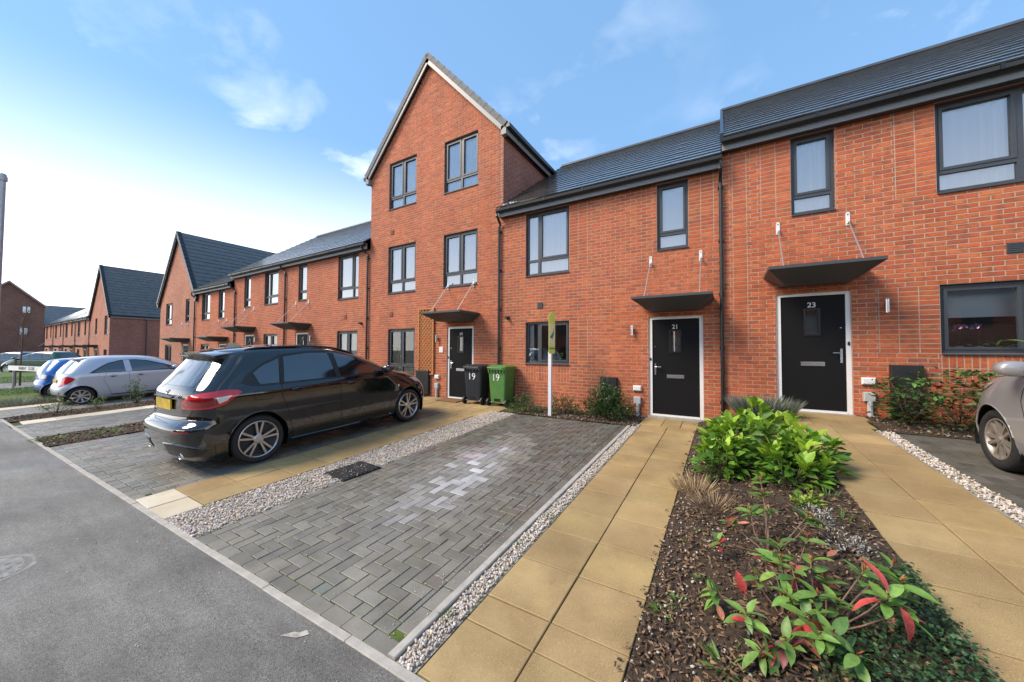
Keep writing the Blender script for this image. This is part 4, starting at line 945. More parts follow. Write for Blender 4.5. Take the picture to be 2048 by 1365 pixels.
# houses across the road behind the photographer (seen in panes and car paint)
for i, (a, b) in enumerate(((-26, -19.5), (-18.5, -12), (-11, -4.5), (-3.5, 3), (4, 10.5), (11.5, 18), (19, 25.5), (26.5, 33))):
    h = thing('opposite_house', ['brick house across the road, first from the side street', 'brick house across the road, second from the side street', 'brick house across the road, third from the side street', 'brick house straight across the road from number 21', 'brick house across the road, fourth from the side street past the camera', 'brick house across the road, fifth beyond the camera', 'brick house across the road, sixth beyond the camera', 'brick house across the road, farthest from the side street'][i], 'house', group='houses across the road')
    m_ = MB(); m_.box(a, b, -24, -16, -1, 4.6); m_.build('wall', 'brickwork_x', h, recalc=False)
    m_ = MB(); m_.add([(a-.2, -15.7, 4.5), (b+.2, -15.7, 4.5), (b+.2, -20, 7.3), (a-.2, -20, 7.3), (a-.2, -24.3, 4.5), (b+.2, -24.3, 4.5)], [(0, 1, 2, 3), (3, 2, 5, 4), (1, 5, 2), (0, 3, 4)]); m_.build('roof', 'roof_tile', h, recalc=False)
    for (p, q, r, s) in ((a+.8, a+2.0, 2.9, 4.2), (b-2.0, b-.8, 2.9, 4.2), (a+.8, a+2.0, .6, 1.8)):
        m_ = MB(); m_.box(p, q, -16, -15.97, r, s); m_.build('window', 'frame_grey', h, recalc=False)
    m_ = MB(); m_.box(b-1.9, b-.9, -16, -15.96, -.3, 1.8); m_.build('door', 'door_black', h, recalc=False)
# ------------------------------------------------------------------ street furniture and small things
def wheelie_bin(label, cx, yn, mat, num, rz, w=.56, d=.50):
    z = zg(cx, yn)+.008; root = thing('wheelie_bin', label, 'bin', (cx, yn+d/2, z), rz, 'bins of number 19')
    b = MB(); hb, ht = .10, .98; k = .80
    lv = [(hb, k), (hb+.04, k*1.02), (.55, .91), (.88, .985), (ht, 1.0)]
    V = []
    def ring(s, z, r=.05):
        x, y = w/2*s, d/2*(s*.96); o = []
        for sx, sy in ((1, 1), (-1, 1), (-1, -1), (1, -1)):
            for a in range(4):
                an = math.atan2(sy, sx)-math.pi/4+a*math.pi/6; o.append((sx*(x-r)+r*math.cos(an), sy*(y-r)+r*math.sin(an), z))
        return o
    rs = [ring(s, z_) for z_, s in lv]; n = 16; vs = sum(rs, []); fs = [tuple(range(n))[::-1]]
    for j in range(len(rs)-1): fs += [(j*n+i, j*n+(i+1) % n, (j+1)*n+(i+1) % n, (j+1)*n+i) for i in range(n)]
    fs.append(tuple(range((len(rs)-1)*n, len(rs)*n)))
    b.add(vs, fs); body = b.build('body', mat, root)
    r = MB(); r1, r2 = ring(1.07, ht-.05), ring(1.07, ht); r.add(r1+r2, [(i, (i+1) % n, n+(i+1) % n, n+i) for i in range(n)]+[tuple(range(n))[::-1], tuple(range(n, 2*n))])
    for i in range(6): r.box(-w/2+.04+i*.09, -w/2+.065+i*.09, -d*.56, -d*.50, ht-.12, ht-.05)
    r.build('rim', mat, root)
    l = MB(); q0, q1, q2 = ring(1.09, ht+.004), ring(1.09, ht+.03), ring(.80, ht+.065); l.add(q0+q1+q2, [tuple(range(n))[::-1]]+[(a+i, a+(i+1) % n, a+n+(i+1) % n, a+n+i) for a in (0, n) for i in range(n)]+[tuple(range(2*n, 3*n))])
    l.build('lid', mat, root)
    hd = MB(); hd.tube([(-w*.42, -d*.52, ht-.02), (-w*.42, -d*.64, ht+.0), (w*.42, -d*.64, ht+.0), (w*.42, -d*.52, ht-.02)], .014, 8); hd.build('handle', mat, root)
    for s in (-1, 1):
        wh = MB(); wh.lathe([(0, -.03), (.03, -.03), (.05, -.024), (.095, -.026), (.1, -.015), (.1, .015), (.095, .026), (.05, .024), (.03, .03), (0, .03)], 'x', 20, (s*(w*.5-.0), -d*.36, .1)); wh.build('wheel', 'black_plastic', root)
    ax = MB(); ax.tube([(-w*.5, -d*.36, .1), (w*.5, -d*.36, .1)], .012, 8); ax.build('axle', 'steel_matt', root)
    tr = MB(); tr.box(-.10, .10, -d*.40, -d*.37, .13, .20); tr.build('foot_recess', 'trim_black', root, recalc=False)
    text_obj('bin_number', num, .25, 'white_print', root, Matrix.Translation((-.02, -d*.470-.004, .73)) @ Matrix.Rotation(.055, 4, 'X') @ FRONT, .002, .0)
    return root
wheelie_bin('charcoal wheelie bin with white 19 beside the door of the gabled house', -5.70, 7.44, 'bin_black', '19', .04)
wheelie_bin('green wheelie bin with white 19 next to the charcoal bin', -4.93, 7.46, 'bin_green', '19', -.05)
# trellis
t_ = thing('trellis', 'narrow orange timber lattice trellis fixed beside the door of number 19', 'trellis', (0, 0, 0)); x0, x1, z0, z1 = -8.20, -7.56, .66, 2.70
for q in ((x0, x0+.035, z0, z1), (x1-.035, x1, z0, z1), (x0+.035, x1-.035, z0, z0+.035), (x0+.035, x1-.035, z1-.035, z1)):
    m_ = MB(); m_.box(q[0], q[1], 7.945, 7.985, q[2], q[3]); m_.build('frame_bar', 'cedar', t_, recalc=False)
def diag(sgn, y):
    st = .135; a = x0-(z1-z0) if sgn > 0 else x0; hw = .013
    k = a
    while k < (x1 if sgn > 0 else x1+(z1-z0)):
        # line x = k + sgn*(z-z0)
        pts = []
        for z in (z0, z1):
            pts.append((k+sgn*(z-z0), z))
        (ax, az), (bx, bz) = pts
        def clip(ax, az, bx, bz):
            t0, t1 = 0., 1.; dx = bx-ax
            for lim, s in ((x0+.02, 1), (x1-.02, -1)):
                f0 = s*(ax-lim); f1 = s*(bx-lim)
                if f0 < 0 and f1 < 0: return None
                if f0 < 0: t0 = max(t0, f0/(f0-f1))
                if f1 < 0: t1 = min(t1, f0/(f0-f1))
            return (t0, t1) if t1-t0 > .02 else None
        c_ = clip(ax, az, bx, bz)
        if c_:
            P0 = (ax+(bx-ax)*c_[0], az+(bz-az)*c_[0]); P1 = (ax+(bx-ax)*c_[1], az+(bz-az)*c_[1]); d = hw*.707
            m_ = MB(); m_.prism([(P0[0]-d*sgn, P0[1]+d), (P0[0]+d*sgn, P0[1]-d), (P1[0]+d*sgn, P1[1]-d), (P1[0]-d*sgn, P1[1]+d)], 'y', y, y+.009); m_.build('slat', 'cedar', t_)
        k += st
diag(1, 7.955); diag(-1, 7.966)
# agent's board on a white post
b_ = thing('sale_board', 'lime green estate agent board on a white post in the bed of number 21', 'sign', (-3.31, 7.16, zg(-3.3, 7.16)))
m_ = MB(); m_.box(-.035, .035, -.035, .035, -.1, 1.42); m_.build('post', 'post_white', b_, recalc=False)
an = math.atan2(.909, -.417)-R_(22); dx, dy = math.cos(an), math.sin(an); nx_, ny_ = dy, -dx
def bp(s, z, o): return (dx*s-.0+nx_*o, dy*s+ny_*o, z)
def board(outl, o0, o1, mat, nm):
    m_ = MB(); n = len(outl); m_.add([bp(s, z, o0) for s, z in outl]+[bp(s, z, o1) for s, z in outl], [tuple(range(n)), tuple(range(2*n-1, n-1, -1))]+[(i, (i+1) % n, n+(i+1) % n, n+i) for i in range(n)]); return m_.build(nm, mat, b_)
out = [(-.18, 1.38), (.18, 1.38), (.18, 2.33), (.11, 2.325), (.03, 2.31), (-.05, 2.285), (-.12, 2.25), (-.18, 2.21)]
for sd in (0,):
    bo = board(out, .036+.0, .042, 'board_lime', 'board') if sd == 0 else board(out, -.042, -.036, 'board_lime', 'board')
    o0, o1 = (.0421, .0435) if sd == 0 else (-.0435, -.0421)
    for (pts, mt, nm) in (([(-.18, 1.55), (.18, 1.56), (.18, 2.02), (-.18, 2.04)], 'board_pale', 'pale_panel'), ([(-.13, 1.74), (-.06, 1.78), (.05, 1.86), (.12, 1.98), (.10, 1.80), (.01, 1.70)], 'board_teal', 'leaf_mark'), ([(-.16, 1.48), (.16, 1.48), (.16, 1.51), (-.16, 1.51)], 'board_teal', 'stripe')):
        k = .0006*(1 if nm == 'pale_panel' else 3)*(1 if sd == 0 else -1)
        q = board(pts, o0+k, o1+k, mt, nm); q.parent = bo
# door mat, covers, marks
m_ = MB(); m_.box(-.38, .38, -.22, .22, 0, .02); o = m_.build('doormat', 'mat_coir', None, recalc=False); o.location = (-6.62, 7.68, zg(-6.6, 7.68)+.012); o.rotation_euler = (math.atan(GS), 0, 0); tag(o, 'brown coir doormat at the threshold of number 19', 'doormat')
g_ = thing('grating', 'square black drain grating lying in the gravel strip', 'grating', (-4.27, 3.0, zg(-4.27, 3.0)+.012)); g_.rotation_euler = (math.atan(GS), 0, -.06)
m_ = MB(); m_.box(-.23, .23, -.27, .27, -.01, .006); m_.build('plate', 'grate', g_, recalc=False)
for i in range(9):
    m_ = MB(); m_.box(-.22, .22, -.25+i*.058, -.22+i*.058, .006, .016); m_.build('bar', 'grate', g_, recalc=False)
P_ = [(-4.27+random.gauss(0, .16), 3.0+random.gauss(0, .2), zg(-4.27, 3.0)+.03) for _ in range(70)]
tag(scatter('grating_stones', P_, (.005, .010), STONE, 'stone_piece'), 'few stones spilled on the black grating', 'stones', kind='stuff')
c_ = thing('manhole_cover', 'round grey iron manhole cover set in the asphalt road', 'manhole cover', (-4.84, .235, roadz(-4.84, .235)+.002))
m_ = MB(); m_.lathe([(0, .002), (.245, .002), (.25, 0), (.262, 0), (.265, .003), (.295, .003), (.30, -.01)], 'z', 40); m_.build('rim', 'iron', c_)
for j in range(9):
    for i in range(5):
        x = -.2+i*.1+(.025 if j % 2 else -.025); y = -.2+j*.05
        if math.hypot(abs(x)+.03, y) < .24:
            m_ = MB(); m_.box(x-.035, x+.035, y-.012, y+.012, .002, .005); m_.build('rib', 'iron', c_, recalc=False)
def flat(name, pts, mat, zf, kind='structure'):
    m_ = MB(); m_.poly([(x, y, zf(x, y)+.004) for x, y in pts]); o = m_.build(name, mat, None, recalc=False); tag(o, kind=kind); return o
flat('road_marking', [(-2.22, 1.15), (-2.17, 1.17), (-2.13, 1.225), (-2.175, 1.235), (-2.195, 1.20), (-2.225, 1.19), (-2.27, 1.13)], 'paint_mark', roadz)
# street name plate on two posts
s_ = thing('street_sign', 'white street name plate on two grey posts on the verge', 'sign', (0, 0, 0))
A, B_ = Vector((-26.05, 1.86, 0)), Vector((-23.0, 2.52, 0)); u_ = (B_-A).normalized(); nrm = Vector((u_.y, -u_.x, 0)); Ls = (B_-A).length
def spt(s, z, o): q = A+u_*s+nrm*o; return (q.x, q.y, z)
m_ = MB(); m_.add([spt(0, .47, 0), spt(Ls, .47, 0), spt(Ls, .67, 0), spt(0, .67, 0), spt(0, .47, -.02), spt(Ls, .47, -.02), spt(Ls, .67, -.02), spt(0, .67, -.02)], [(0, 1, 2, 3), (4, 7, 6, 5), (0, 4, 5, 1), (1, 5, 6, 2), (2, 6, 7, 3), (3, 7, 4, 0)]); pl = m_.build('plate', 'white_print', s_)
mw = Matrix(((u_.x, 0, nrm.x, 0), (u_.y, 0, nrm.y, 0), (0, 1, 0, 0), (0, 0, 0, 1))); mid = A+u_*(Ls*.5)+nrm*.003
text_obj('lettering', 'RAMSAY   CLOSE', .17, 'trim_black', pl, Matrix.Translation((mid.x, mid.y, .57)) @ mw, .001, .003)
for s in (.35, Ls-.9):
    q = A+u_*s-nrm*.05; m_ = MB(); m_.tube([(q.x, q.y, -.35), (q.x, q.y, .66)], .035, 10); m_.build('post', 'galv', s_)
# lamp column at the left edge of the view
l_ = thing('lamp_column', 'grey steel street lamp column with dark base at the kerb', 'lamp post', (-15.15, .875, -.34))
m_ = MB(); m_.lathe([(.078, -.1), (.078, .88), (.06, .93)], 'z', 20); m_.build('base', 'lamp_dark', l_, smooth=True)
m_ = MB(); m_.lathe([(.062, .9), (.060, 5.82)], 'z', 20); m_.build('shaft', 'galv', l_, smooth=True)
m_ = MB(); m_.lathe([(.06, 5.82), (.082, 5.83), (.082, 5.93), (.066, 5.94), (.07, 5.97), (.05, 6.0), (0, 6.01)], 'z', 20); cl = m_.build('collar', 'galv', l_, smooth=False)
l_.rotation_euler = (0, R_(.9), 0)

# ------------------------------------------------------------------ plants
LM = {}
def leaf_mesh(col, L_, W_, curl=.2, fold=.25, key=None, mat='leaf'):
    k = (col, L_, W_, curl, fold, mat)
    if k in LM: return LM[k]
    mb = MB(); n = 5; vs = []
    for i in range(n+1):
        s = i/n; w = W_/2*(math.sin(math.pi*min(1, s*.96+.04))**.75)*(1.0 if s < .6 else 1-.12*(s-.6)); x = L_*s; z = -curl*L_*s*s
        if i == 0: w = W_*.05
        if i == n: w = .0006
        vs += [(x, -w, z+fold*w), (x, 0, z), (x, w, z+fold*w)]
    fs = []
    for i in range(n):
        a = i*3; fs += [(a, a+3, a+4, a+1), (a+1, a+4, a+5, a+2)]
    mb.add(vs, fs, col); me = mb.mesh('leaf', True); me.materials.append(MATS[mat]); LM[k] = me
    return me
def aim(pos, d, roll, sc=1.0):
    d = Vector(d).normalized(); up = Vector((0, 0, 1)) if abs(d.z) < .97 else Vector((1, 0, 0))
    y = up.cross(d).normalized(); z = d.cross(y); m3 = Matrix((d, y, z)).transposed() @ Matrix.Rotation(roll, 3, 'X')
    return Matrix.Translation(pos) @ m3.to_4x4() @ Matrix.Scale(sc, 4)
def put_leaf(par, me, pos, d, roll=0., sc=1., nm='leaf'):
    o = link(nm, me, par); o.matrix_basis = aim(pos, d, roll, sc); return o
def rosette(par, pos, axis, n, L_, W_, cols, spread=1.0, curl=.2, jit=.25, sc=(.75, 1.15), mat='leaf', nm='leaf'):
    axis = Vector(axis).normalized(); a = axis.cross(Vector((.3, .9, .1))).normalized(); b = axis.cross(a); ph = random.uniform(0, 6.28)
    for i in range(n):
        t_ = ph+i*2.4; ou = a*math.cos(t_)+b*math.sin(t_); el = spread*random.uniform(1-jit, 1+jit)
        d = ou*el+axis*random.uniform(.25, .75)/max(.4, spread); p = Vector(pos)-axis*(i/n)*L_*.55*random.uniform(.6, 1.2)
        put_leaf(par, leaf_mesh(random.choice(cols), L_, W_, curl, .3, mat=mat), p, d, random.uniform(-.5, .5), random.uniform(*sc), nm)
def stems(par, lines, mat='twig', col=(.13, .08, .055), nm='stem'):
    for pts, r in lines:
        m_ = MB(); m_.tube(pts, [r*(1-.55*i/(len(pts)-1)) for i in range(len(pts))], 6, col); m_.build(nm, mat, par, smooth=True)
def leafcloud(name, par, P_, D_, Ls_, ratio, cols, mat='leaf', fold=.25):
    """many small leaves as one mesh: P_ positions, D_ directions"""
    P_, D_ = np.array(P_, float), np.array(D_, float); n = len(P_); D_ /= np.linalg.norm(D_, axis=1)[:, None]
    up = rng.normal(size=(n, 3))*.5+np.array([0, 0, 1.]); Yv = np.cross(up, D_); Yv /= np.linalg.norm(Yv, axis=1)[:, None]; Zv = np.cross(D_, Yv)
    Ls_ = np.broadcast_to(Ls_, n)[:, None]; W_ = Ls_*ratio/2
    v = np.stack([P_, P_+D_*Ls_*.45-Yv*W_+Zv*W_*fold, P_+D_*Ls_*.45+Yv*W_+Zv*W_*fold, P_+D_*Ls_-Zv*Ls_*.1, P_+D_*Ls_*.5], 1).reshape(-1, 3)
    f = np.array([(0, 1, 4), (0, 4, 2), (1, 3, 4), (4, 3, 2)]); F_ = (f[None]+(np.arange(n)*5)[:, None, None]).reshape(-1, 3)
    C = np.repeat(np.array(cols)[rng.integers(0, len(cols), n)]*rng.uniform(.7, 1.3, (n, 1)), 4, axis=0)
    o = npmesh(name, v, F_, C, mat, par); o['kind'] = 'stuff'; return o
GRN = [(.075, .155, .03), (.10, .20, .04), (.055, .12, .03), (.13, .24, .05)]
# --- red-tipped shrub in the foreground of the bed
p_ = thing('photinia_shrub', 'straggly shrub with large green and red leaves in the bark bed foreground', 'shrub', (0, 0, 0))
ros = [(.22, 2.53, .23), (.40, 2.65, .33), (.39, 2.50, .27), (.58, 2.42, .32), (.69, 2.35, .34), (.61, 2.21, .32), (.08, 2.17, .08), (-.07, 2.38, .0), (-.05, 2.89, .08), (.38, 2.29, .21), (.32, 2.20, .14), (.35, 2.08, .14), (.15, 2.50, .11), (.47, 2.06, .12), (.23, 2.10, .06), (.15, 3.13, .24), (.24, 3.34, .32), (.48, 3.16, .27), (.30, 2.42, .24), (.26, 2.28, .18)]
ros += [(x+random.gauss(0, .09), y+random.gauss(0, .1), z+random.uniform(-.09, .05)) for (x, y, z) in ros[:18]]
ros = [(min(x, .70), y, max(z, bedz(x, y)+.07)) for x, y, z in ros]
base1, base2, base3 = Vector((.42, 2.36, -.03)), Vector((.26, 2.45, -.06)), Vector((.25, 3.05, -.02))
GP = [(.17, .32, .06), (.13, .26, .05), (.21, .37, .08), (.10, .20, .05)]; RP = [(.50, .05, .05), (.36, .03, .04), (.62, .14, .11), (.22, .05, .06)]
ln = []
for i, q in enumerate(ros):
    q = Vector(q); b0 = min((base1, base2, base3), key=lambda w: (w-q).length); mid_ = b0.lerp(q, .55)+Vector((random.uniform(-.03, .03), random.uniform(-.03, .03), -.01))
    ln.append(([tuple(b0), tuple(b0.lerp(mid_, .5)+Vector((0, 0, .01))), tuple(mid_), tuple(q)], .0065)); ax = (q-b0).normalized()+Vector((0, 0, .7))
    rosette(p_, q, ax, random.randint(4, 7), .112, .046, GP, 1.0, .3, sc=(.6, 1.1))
    if i % 2 == 0: rosette(p_, q-Vector((0, 0, .03)), ax, random.randint(1, 3), .10, .044, RP, 1.15, .3, sc=(.6, 1.1))
    rosette(p_, q+Vector((0, 0, .01)), ax, 4, .035, .010, [(.45, .10, .05), (.38, .14, .05)], .4, .05, sc=(.6, 1.1), nm='bud_leaf')
for q, d in (((.60, 2.22, .30), (-.9, -.25, -.1)), ((.61, 2.22, .34), (-.25, .3, .8)), ((.64, 2.2, .30), (.35, -.2, -.8)), ((.38, 2.18, .10), (-.3, -.3, .7)), ((.36, 2.5, .2), (-.5, .1, -.7)), ((.05, 2.62, .05), (.3, -.4, -.6))):
    put_leaf(p_, leaf_mesh((.62, .10, .09), .135, .056, .35, .35), q, d, .3)
stems(p_, ln, col=(.20, .12, .09))
# fallen leaves
FL = ['fallen peach leaf lying by the right path, largest on the ground cover', 'fallen peach leaf at the lower left foot of the red tipped shrub', 'fallen peach leaf between the stems of the red tipped shrub', 'long fallen peach leaf nearest the camera under the red tipped shrub', 'fallen orange leaf on open bark halfway along the bed', 'fallen peach leaf among pebbles close to the buff path', 'fallen peach leaf behind the red tipped shrub by the silver herb']
for i, (x, y, rz) in enumerate(((.66, 2.37, 1.3), (.19, 2.17, -.6), (.45, 2.26, 2.6), (.36, 2.12, 2.3), (.08, 3.45, .3), (-.02, 2.30, 1.9), (.55, 3.0, .8))):
    o = link('fallen_leaf', leaf_mesh((.55, .23, .14), .085, .036, -.25, .5)); o.location = (x, y, bedz(x, y)+.03); o.rotation_euler = (random.uniform(-.3, .3), random.uniform(-.25, .1), rz); tag(o, FL[i], 'leaf', 'fallen leaves on the bark')
P_, D_ = [], []
for _ in range(420):
    x, y = random.uniform(-.42, .88), 1.7+3.6*random.random()**1.4; a = random.uniform(0, 6.28); P_.append((x, y, bedz(x, y)+.022)); D_.append((math.cos(a), math.sin(a), random.uniform(-.1, .35)))
tag(leafcloud('leaf_litter', None, P_, D_, rng.uniform(.018, .05, len(P_)), .45, [(.22, .12, .06), (.33, .19, .10), (.14, .075, .04), (.40, .24, .15)], 'leaf_matt'), 'brown leaf litter strewn over the bark of the bed', 'leaf litter', kind='stuff')
# --- bright laurel
l_ = thing('laurel_shrub', 'bushy bright yellow green shrub in the middle of the bark bed', 'shrub', (0, 0, 0)); ln = []
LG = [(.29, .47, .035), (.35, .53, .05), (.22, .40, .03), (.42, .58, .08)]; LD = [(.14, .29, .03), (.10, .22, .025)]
cl = [(.10, 5.0, .62, .30), (.45, 4.75, .52, .34), (.72, 4.65, .40, .24), (-.05, 4.7, .42, .24), (.30, 5.35, .62, .30), (.55, 4.40, .30, .26), (.05, 5.5, .55, .22)]
for cx, cy, hh, rr in cl:
    for k in range(7):
        a = random.uniform(0, 6.28); rad = rr*math.sqrt(random.random()); x, y = cx+rad*math.cos(a), cy+rad*math.sin(a); g0 = bedz(x, y); z = g0+hh*random.uniform(.75, 1.08)*(1-.35*(rad/rr)**2)
        bx, by = cx+(x-cx)*.3, cy+(y-cy)*.3; ln.append(([(bx, by, g0), ((bx+x)/2, (by+y)/2, g0+(z-g0)*.55), (x, y, z)], .007)); ax = Vector((x-bx, y-by, .55))
        rosette(l_, (x, y, z), ax, 6, .155, .078, LG, .62, .08, sc=(.7, 1.1))
stems(l_, ln, col=(.14, .16, .05))
P_, D_ = [], []
for cx, cy, hh, rr in cl:
    for _ in range(170):
        a = random.uniform(0, 6.28); rad = rr*1.02*math.sqrt(random.random()); x, y = cx+rad*math.cos(a), cy+rad*math.sin(a); P_.append((x, y, bedz(x, y)+hh*random.uniform(.08, .92)*(1-.3*(rad/rr)**2))); D_.append((math.cos(a), math.sin(a), random.uniform(-.3, .8)))
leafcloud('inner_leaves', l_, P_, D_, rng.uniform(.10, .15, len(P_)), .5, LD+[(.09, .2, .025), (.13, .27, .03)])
# --- leafy shrub under the window of number 23
l_ = thing('photinia_shrub', 'dense green shrub with few red leaves below the window of number 23', 'shrub', (0, 0, 0)); ln = []; PG = [(.10, .23, .045), (.08, .18, .04), (.14, .28, .06), (.18, .28, .10)]
for k in range(46):
    x = random.uniform(2.0, 3.75); y = random.uniform(6.95, 7.75); g0 = zg(x, y); top = .62+.28*math.sin((x-1.9)/1.9*math.pi)*random.uniform(.6, 1.1); z = g0+top*random.uniform(.35, 1.0)
    bx = 2.3+round((x-2.3)/.5)*.5; by = 7.45; ln.append(([(bx, by, g0), ((bx+x)/2, (by+y)/2, g0+(z-g0)*.6), (x, y, z)], .006)); ax = Vector((x-bx, y-by-.15, .45))
    rosette(l_, (x, y, z), ax, 6, .105, .045, PG if random.random() > .08 else RP, 1.0, .2, sc=(.7, 1.1))
stems(l_, ln, col=(.16, .08, .05))
P_, D_ = [], []
for _ in range(1500):
    x = random.uniform(1.98, 3.8); y = random.uniform(7.0, 7.85); a = random.uniform(0, 6.28); P_.append((x, y, zg(x, y)+random.uniform(.03, .60+.22*math.sin((x-1.9)/1.9*math.pi)))); D_.append((math.cos(a), math.sin(a), random.uniform(-.4, .6)))
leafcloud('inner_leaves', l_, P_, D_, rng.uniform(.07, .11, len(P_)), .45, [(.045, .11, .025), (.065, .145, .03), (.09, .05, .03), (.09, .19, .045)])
# --- small plants
def tuft(name, label, cat, x, y, n, h, r, cols, zf=bedz, lean=.5, mat='leaf_matt', w=.06, group=None):
    t_ = thing(name, label, cat, (x, y, zf(x, y)), 0, group); P_, D_ = [], []
    for _ in range(n):
        a = random.uniform(0, 6.28); q = r*math.sqrt(random.random()); P_.append((q*math.cos(a), q*math.sin(a), 0)); k = lean*(.4+q/r); D_.append((k*math.cos(a), k*math.sin(a), 1))
    leafcloud('blades', t_, P_, D_, rng.uniform(.55, 1.05, n)*h, w, cols, mat); return t_
def bush(name, label, cat, x, y, rx, ry, h, n, L_, ratio, cols, zf=zg, mat='leaf', flowers=None, group=None, stemn=6):
    """rounded bush of small leaves growing along twigs, with an uneven outline"""
    t_ = thing(name, label, cat, (x, y, zf(x, y)), 0, group); P_, D_ = [], []; tips = []; ln = []
    for _ in range(max(8, n//22)):
        a = random.uniform(0, 6.28); e = random.uniform(.1, 1.45); q = random.uniform(.72, 1.12); tips.append(Vector((rx*math.cos(a)*math.cos(e)*q, ry*math.sin(a)*math.cos(e)*q, h*(.12+.88*math.sin(e))*q)))
    for i, tp in enumerate(tips):
        b0 = Vector((tp.x*.15, tp.y*.15, 0))
        if i < stemn*3: ln.append(([tuple(b0), tuple(b0.lerp(tp, .55)+Vector((0, 0, h*.05))), tuple(tp)], .004))
        for k in range(22):
            s = random.random()**.6; p = b0.lerp(tp, .3+.72*s)+Vector((random.gauss(0, .028), random.gauss(0, .028), random.gauss(0, .025))); d = (tp-b0).normalized()+Vector((random.gauss(0, .7), random.gauss(0, .7), random.gauss(.1, .5))); P_.append(tuple(p)); D_.append(tuple(d))
    leafcloud('foliage', t_, P_, D_, rng.uniform(.7, 1.2, len(P_))*L_, ratio, cols, mat); stems(t_, ln, col=(.12, .09, .05))
    if flowers:
        mt, cnt, fr = flowers
        for tp in random.sample(tips, min(cnt, len(tips))):
            fm = MB()
            for k in range(7):
                a = k*2.4; s = fr*(.4+.6*k/7); c = tp*1.05; fm.add([(c.x, c.y, c.z), (c.x+s*math.cos(a-.5), c.y+s*math.sin(a-.5), c.z+s*.5), (c.x+s*1.2*math.cos(a), c.y+s*1.2*math.sin(a), c.z+s*.4), (c.x+s*math.cos(a+.5), c.y+s*math.sin(a+.5), c.z+s*.5)], [(0, 1, 2, 3)])
            fm.build('flower', mt, t_, recalc=False)
    return t_
LAV = [(.17, .21, .15), (.22, .26, .20), (.13, .17, .11), (.26, .28, .24)]
for (x, y, n, h, lab) in ((.55, 7.35, 1500, .46, 'grey green lavender clump between the two front doors'), (-18.0, 1.45, 260, .3, 'low grey lavender clump at the kerb left of the silver car'), (-17.85, 2.1, 260, .3, 'low grey lavender clump behind the wheel of the blue car')):
    tuft('lavender_plant', lab, 'plant', x, y, n, h, .34 if y > 5 else .3, LAV, zf=(bedz if y > 5 else zg), lean=.5, w=.035)
bush('evergreen_shrub', 'dark green shrub with white flowers below the wall right of the sale board', 'shrub', -2.12, 7.42, .62, .42, .68, 3600, .055, .42, [(.04, .10, .022), (.06, .14, .03), (.03, .075, .02)], flowers=('petal_white', 7, .022))
bush('evergreen_shrub', 'tall thin shrub shoot in front of the black meter box of number 21', 'shrub', -2.28, 7.6, .22, .2, 1.02, 420, .045, .45, [(.06, .13, .03), (.09, .16, .04)])
bush('evergreen_shrub', 'low dark green plant next to the green bin', 'shrub', -4.02, 7.25, .45, .28, .40, 1100, .06, .25, [(.045, .10, .025), (.06, .13, .03), (.10, .17, .05)])
bush('evergreen_shrub', 'low leafy plant at the foot of the sale board', 'shrub', -3.1, 7.42, .45, .28, .40, 900, .07, .2, [(.05, .12, .025), (.08, .17, .035)], flowers=('petal_white', 2, .02))
bush('rose_bush', 'climbing rose with white flowers beneath the trellis of number 19', 'rose', -8.55, 7.55, .55, .35, 1.35, 700, .045, .5, [(.07, .12, .03), (.10, .15, .04), (.14, .12, .05)], flowers=('petal_white', 6, .03))
for (x, y, h, n, fl, lab) in ((-14.75, 1.8, .55, 260, 3, 'pink rose bush nearest the kerb before the silver car'), (-14.9, 3.3, .7, 420, 0, 'leafy rose bush in front of the silver car door'), (-14.8, 4.6, .5, 260, 0, 'leafy rose bush before the silver car bonnet'), (-14.6, 2.5, .35, 160, 2, 'low pink rose beside the rear wheel of the silver car')):
    bush('rose_bush', lab, 'rose', x, y, .32, .32, h, n, .05, .55, [(.08, .15, .04), (.12, .20, .05), (.15, .22, .1)], flowers=('petal_pink', fl, .035) if fl else None)
# bed plants
tuft('dead_stalks', 'dry beige seed stalks at the left edge of the bark bed', 'plant', -.30, 4.25, 260, .24, .16, [(.42, .30, .16), (.50, .38, .22), (.30, .20, .11)], lean=.55, w=.03)
tuft('dead_stalks', 'second dry brown stalk clump left of the bright shrub', 'plant', -.10, 3.85, 260, .18, .16, [(.36, .25, .14), (.45, .33, .18), (.25, .16, .09)], lean=1.0, w=.03)
bush('silver_herb', 'small silver grey herb on the bark nearest the second path', 'herb', .60, 3.50, .13, .13, .13, 320, .022, .35, [(.36, .37, .36), (.45, .46, .45), (.28, .30, .28)], zf=bedz, mat='leaf_matt')
bush('silver_herb', 'silver grey herb behind the red tipped shrub', 'herb', .68, 3.12, .13, .13, .12, 320, .022, .35, [(.36, .37, .36), (.45, .46, .45), (.28, .30, .28)], zf=bedz, mat='leaf_matt')
bush('box_seedling', 'tiny dark green plant at the foot of the bright shrub', 'plant', .50, 4.30, .10, .10, .12, 260, .018, .5, [(.05, .13, .05), (.07, .16, .06)], zf=bedz)
bush('yellow_seedling', 'small lime coloured plant on the bark past the red tipped shrub', 'plant', .58, 3.84, .10, .09, .07, 90, .05, .4, [(.28, .38, .04), (.18, .30, .04)], zf=bedz)
for x, y, lab in ((.76, 4.05, 'fine upright bulb shoots near the edge of the second path'), (.74, 3.58, 'short upright bulb shoots right of the silver herb')):
    tuft('bulb_shoots', lab, 'plant', x, y, 18, .10, .05, [(.13, .26, .05), (.10, .2, .05)], lean=.3, w=.09)
WD = [(.10, .22, .03), (.14, .27, .05), (.08, .17, .03)]
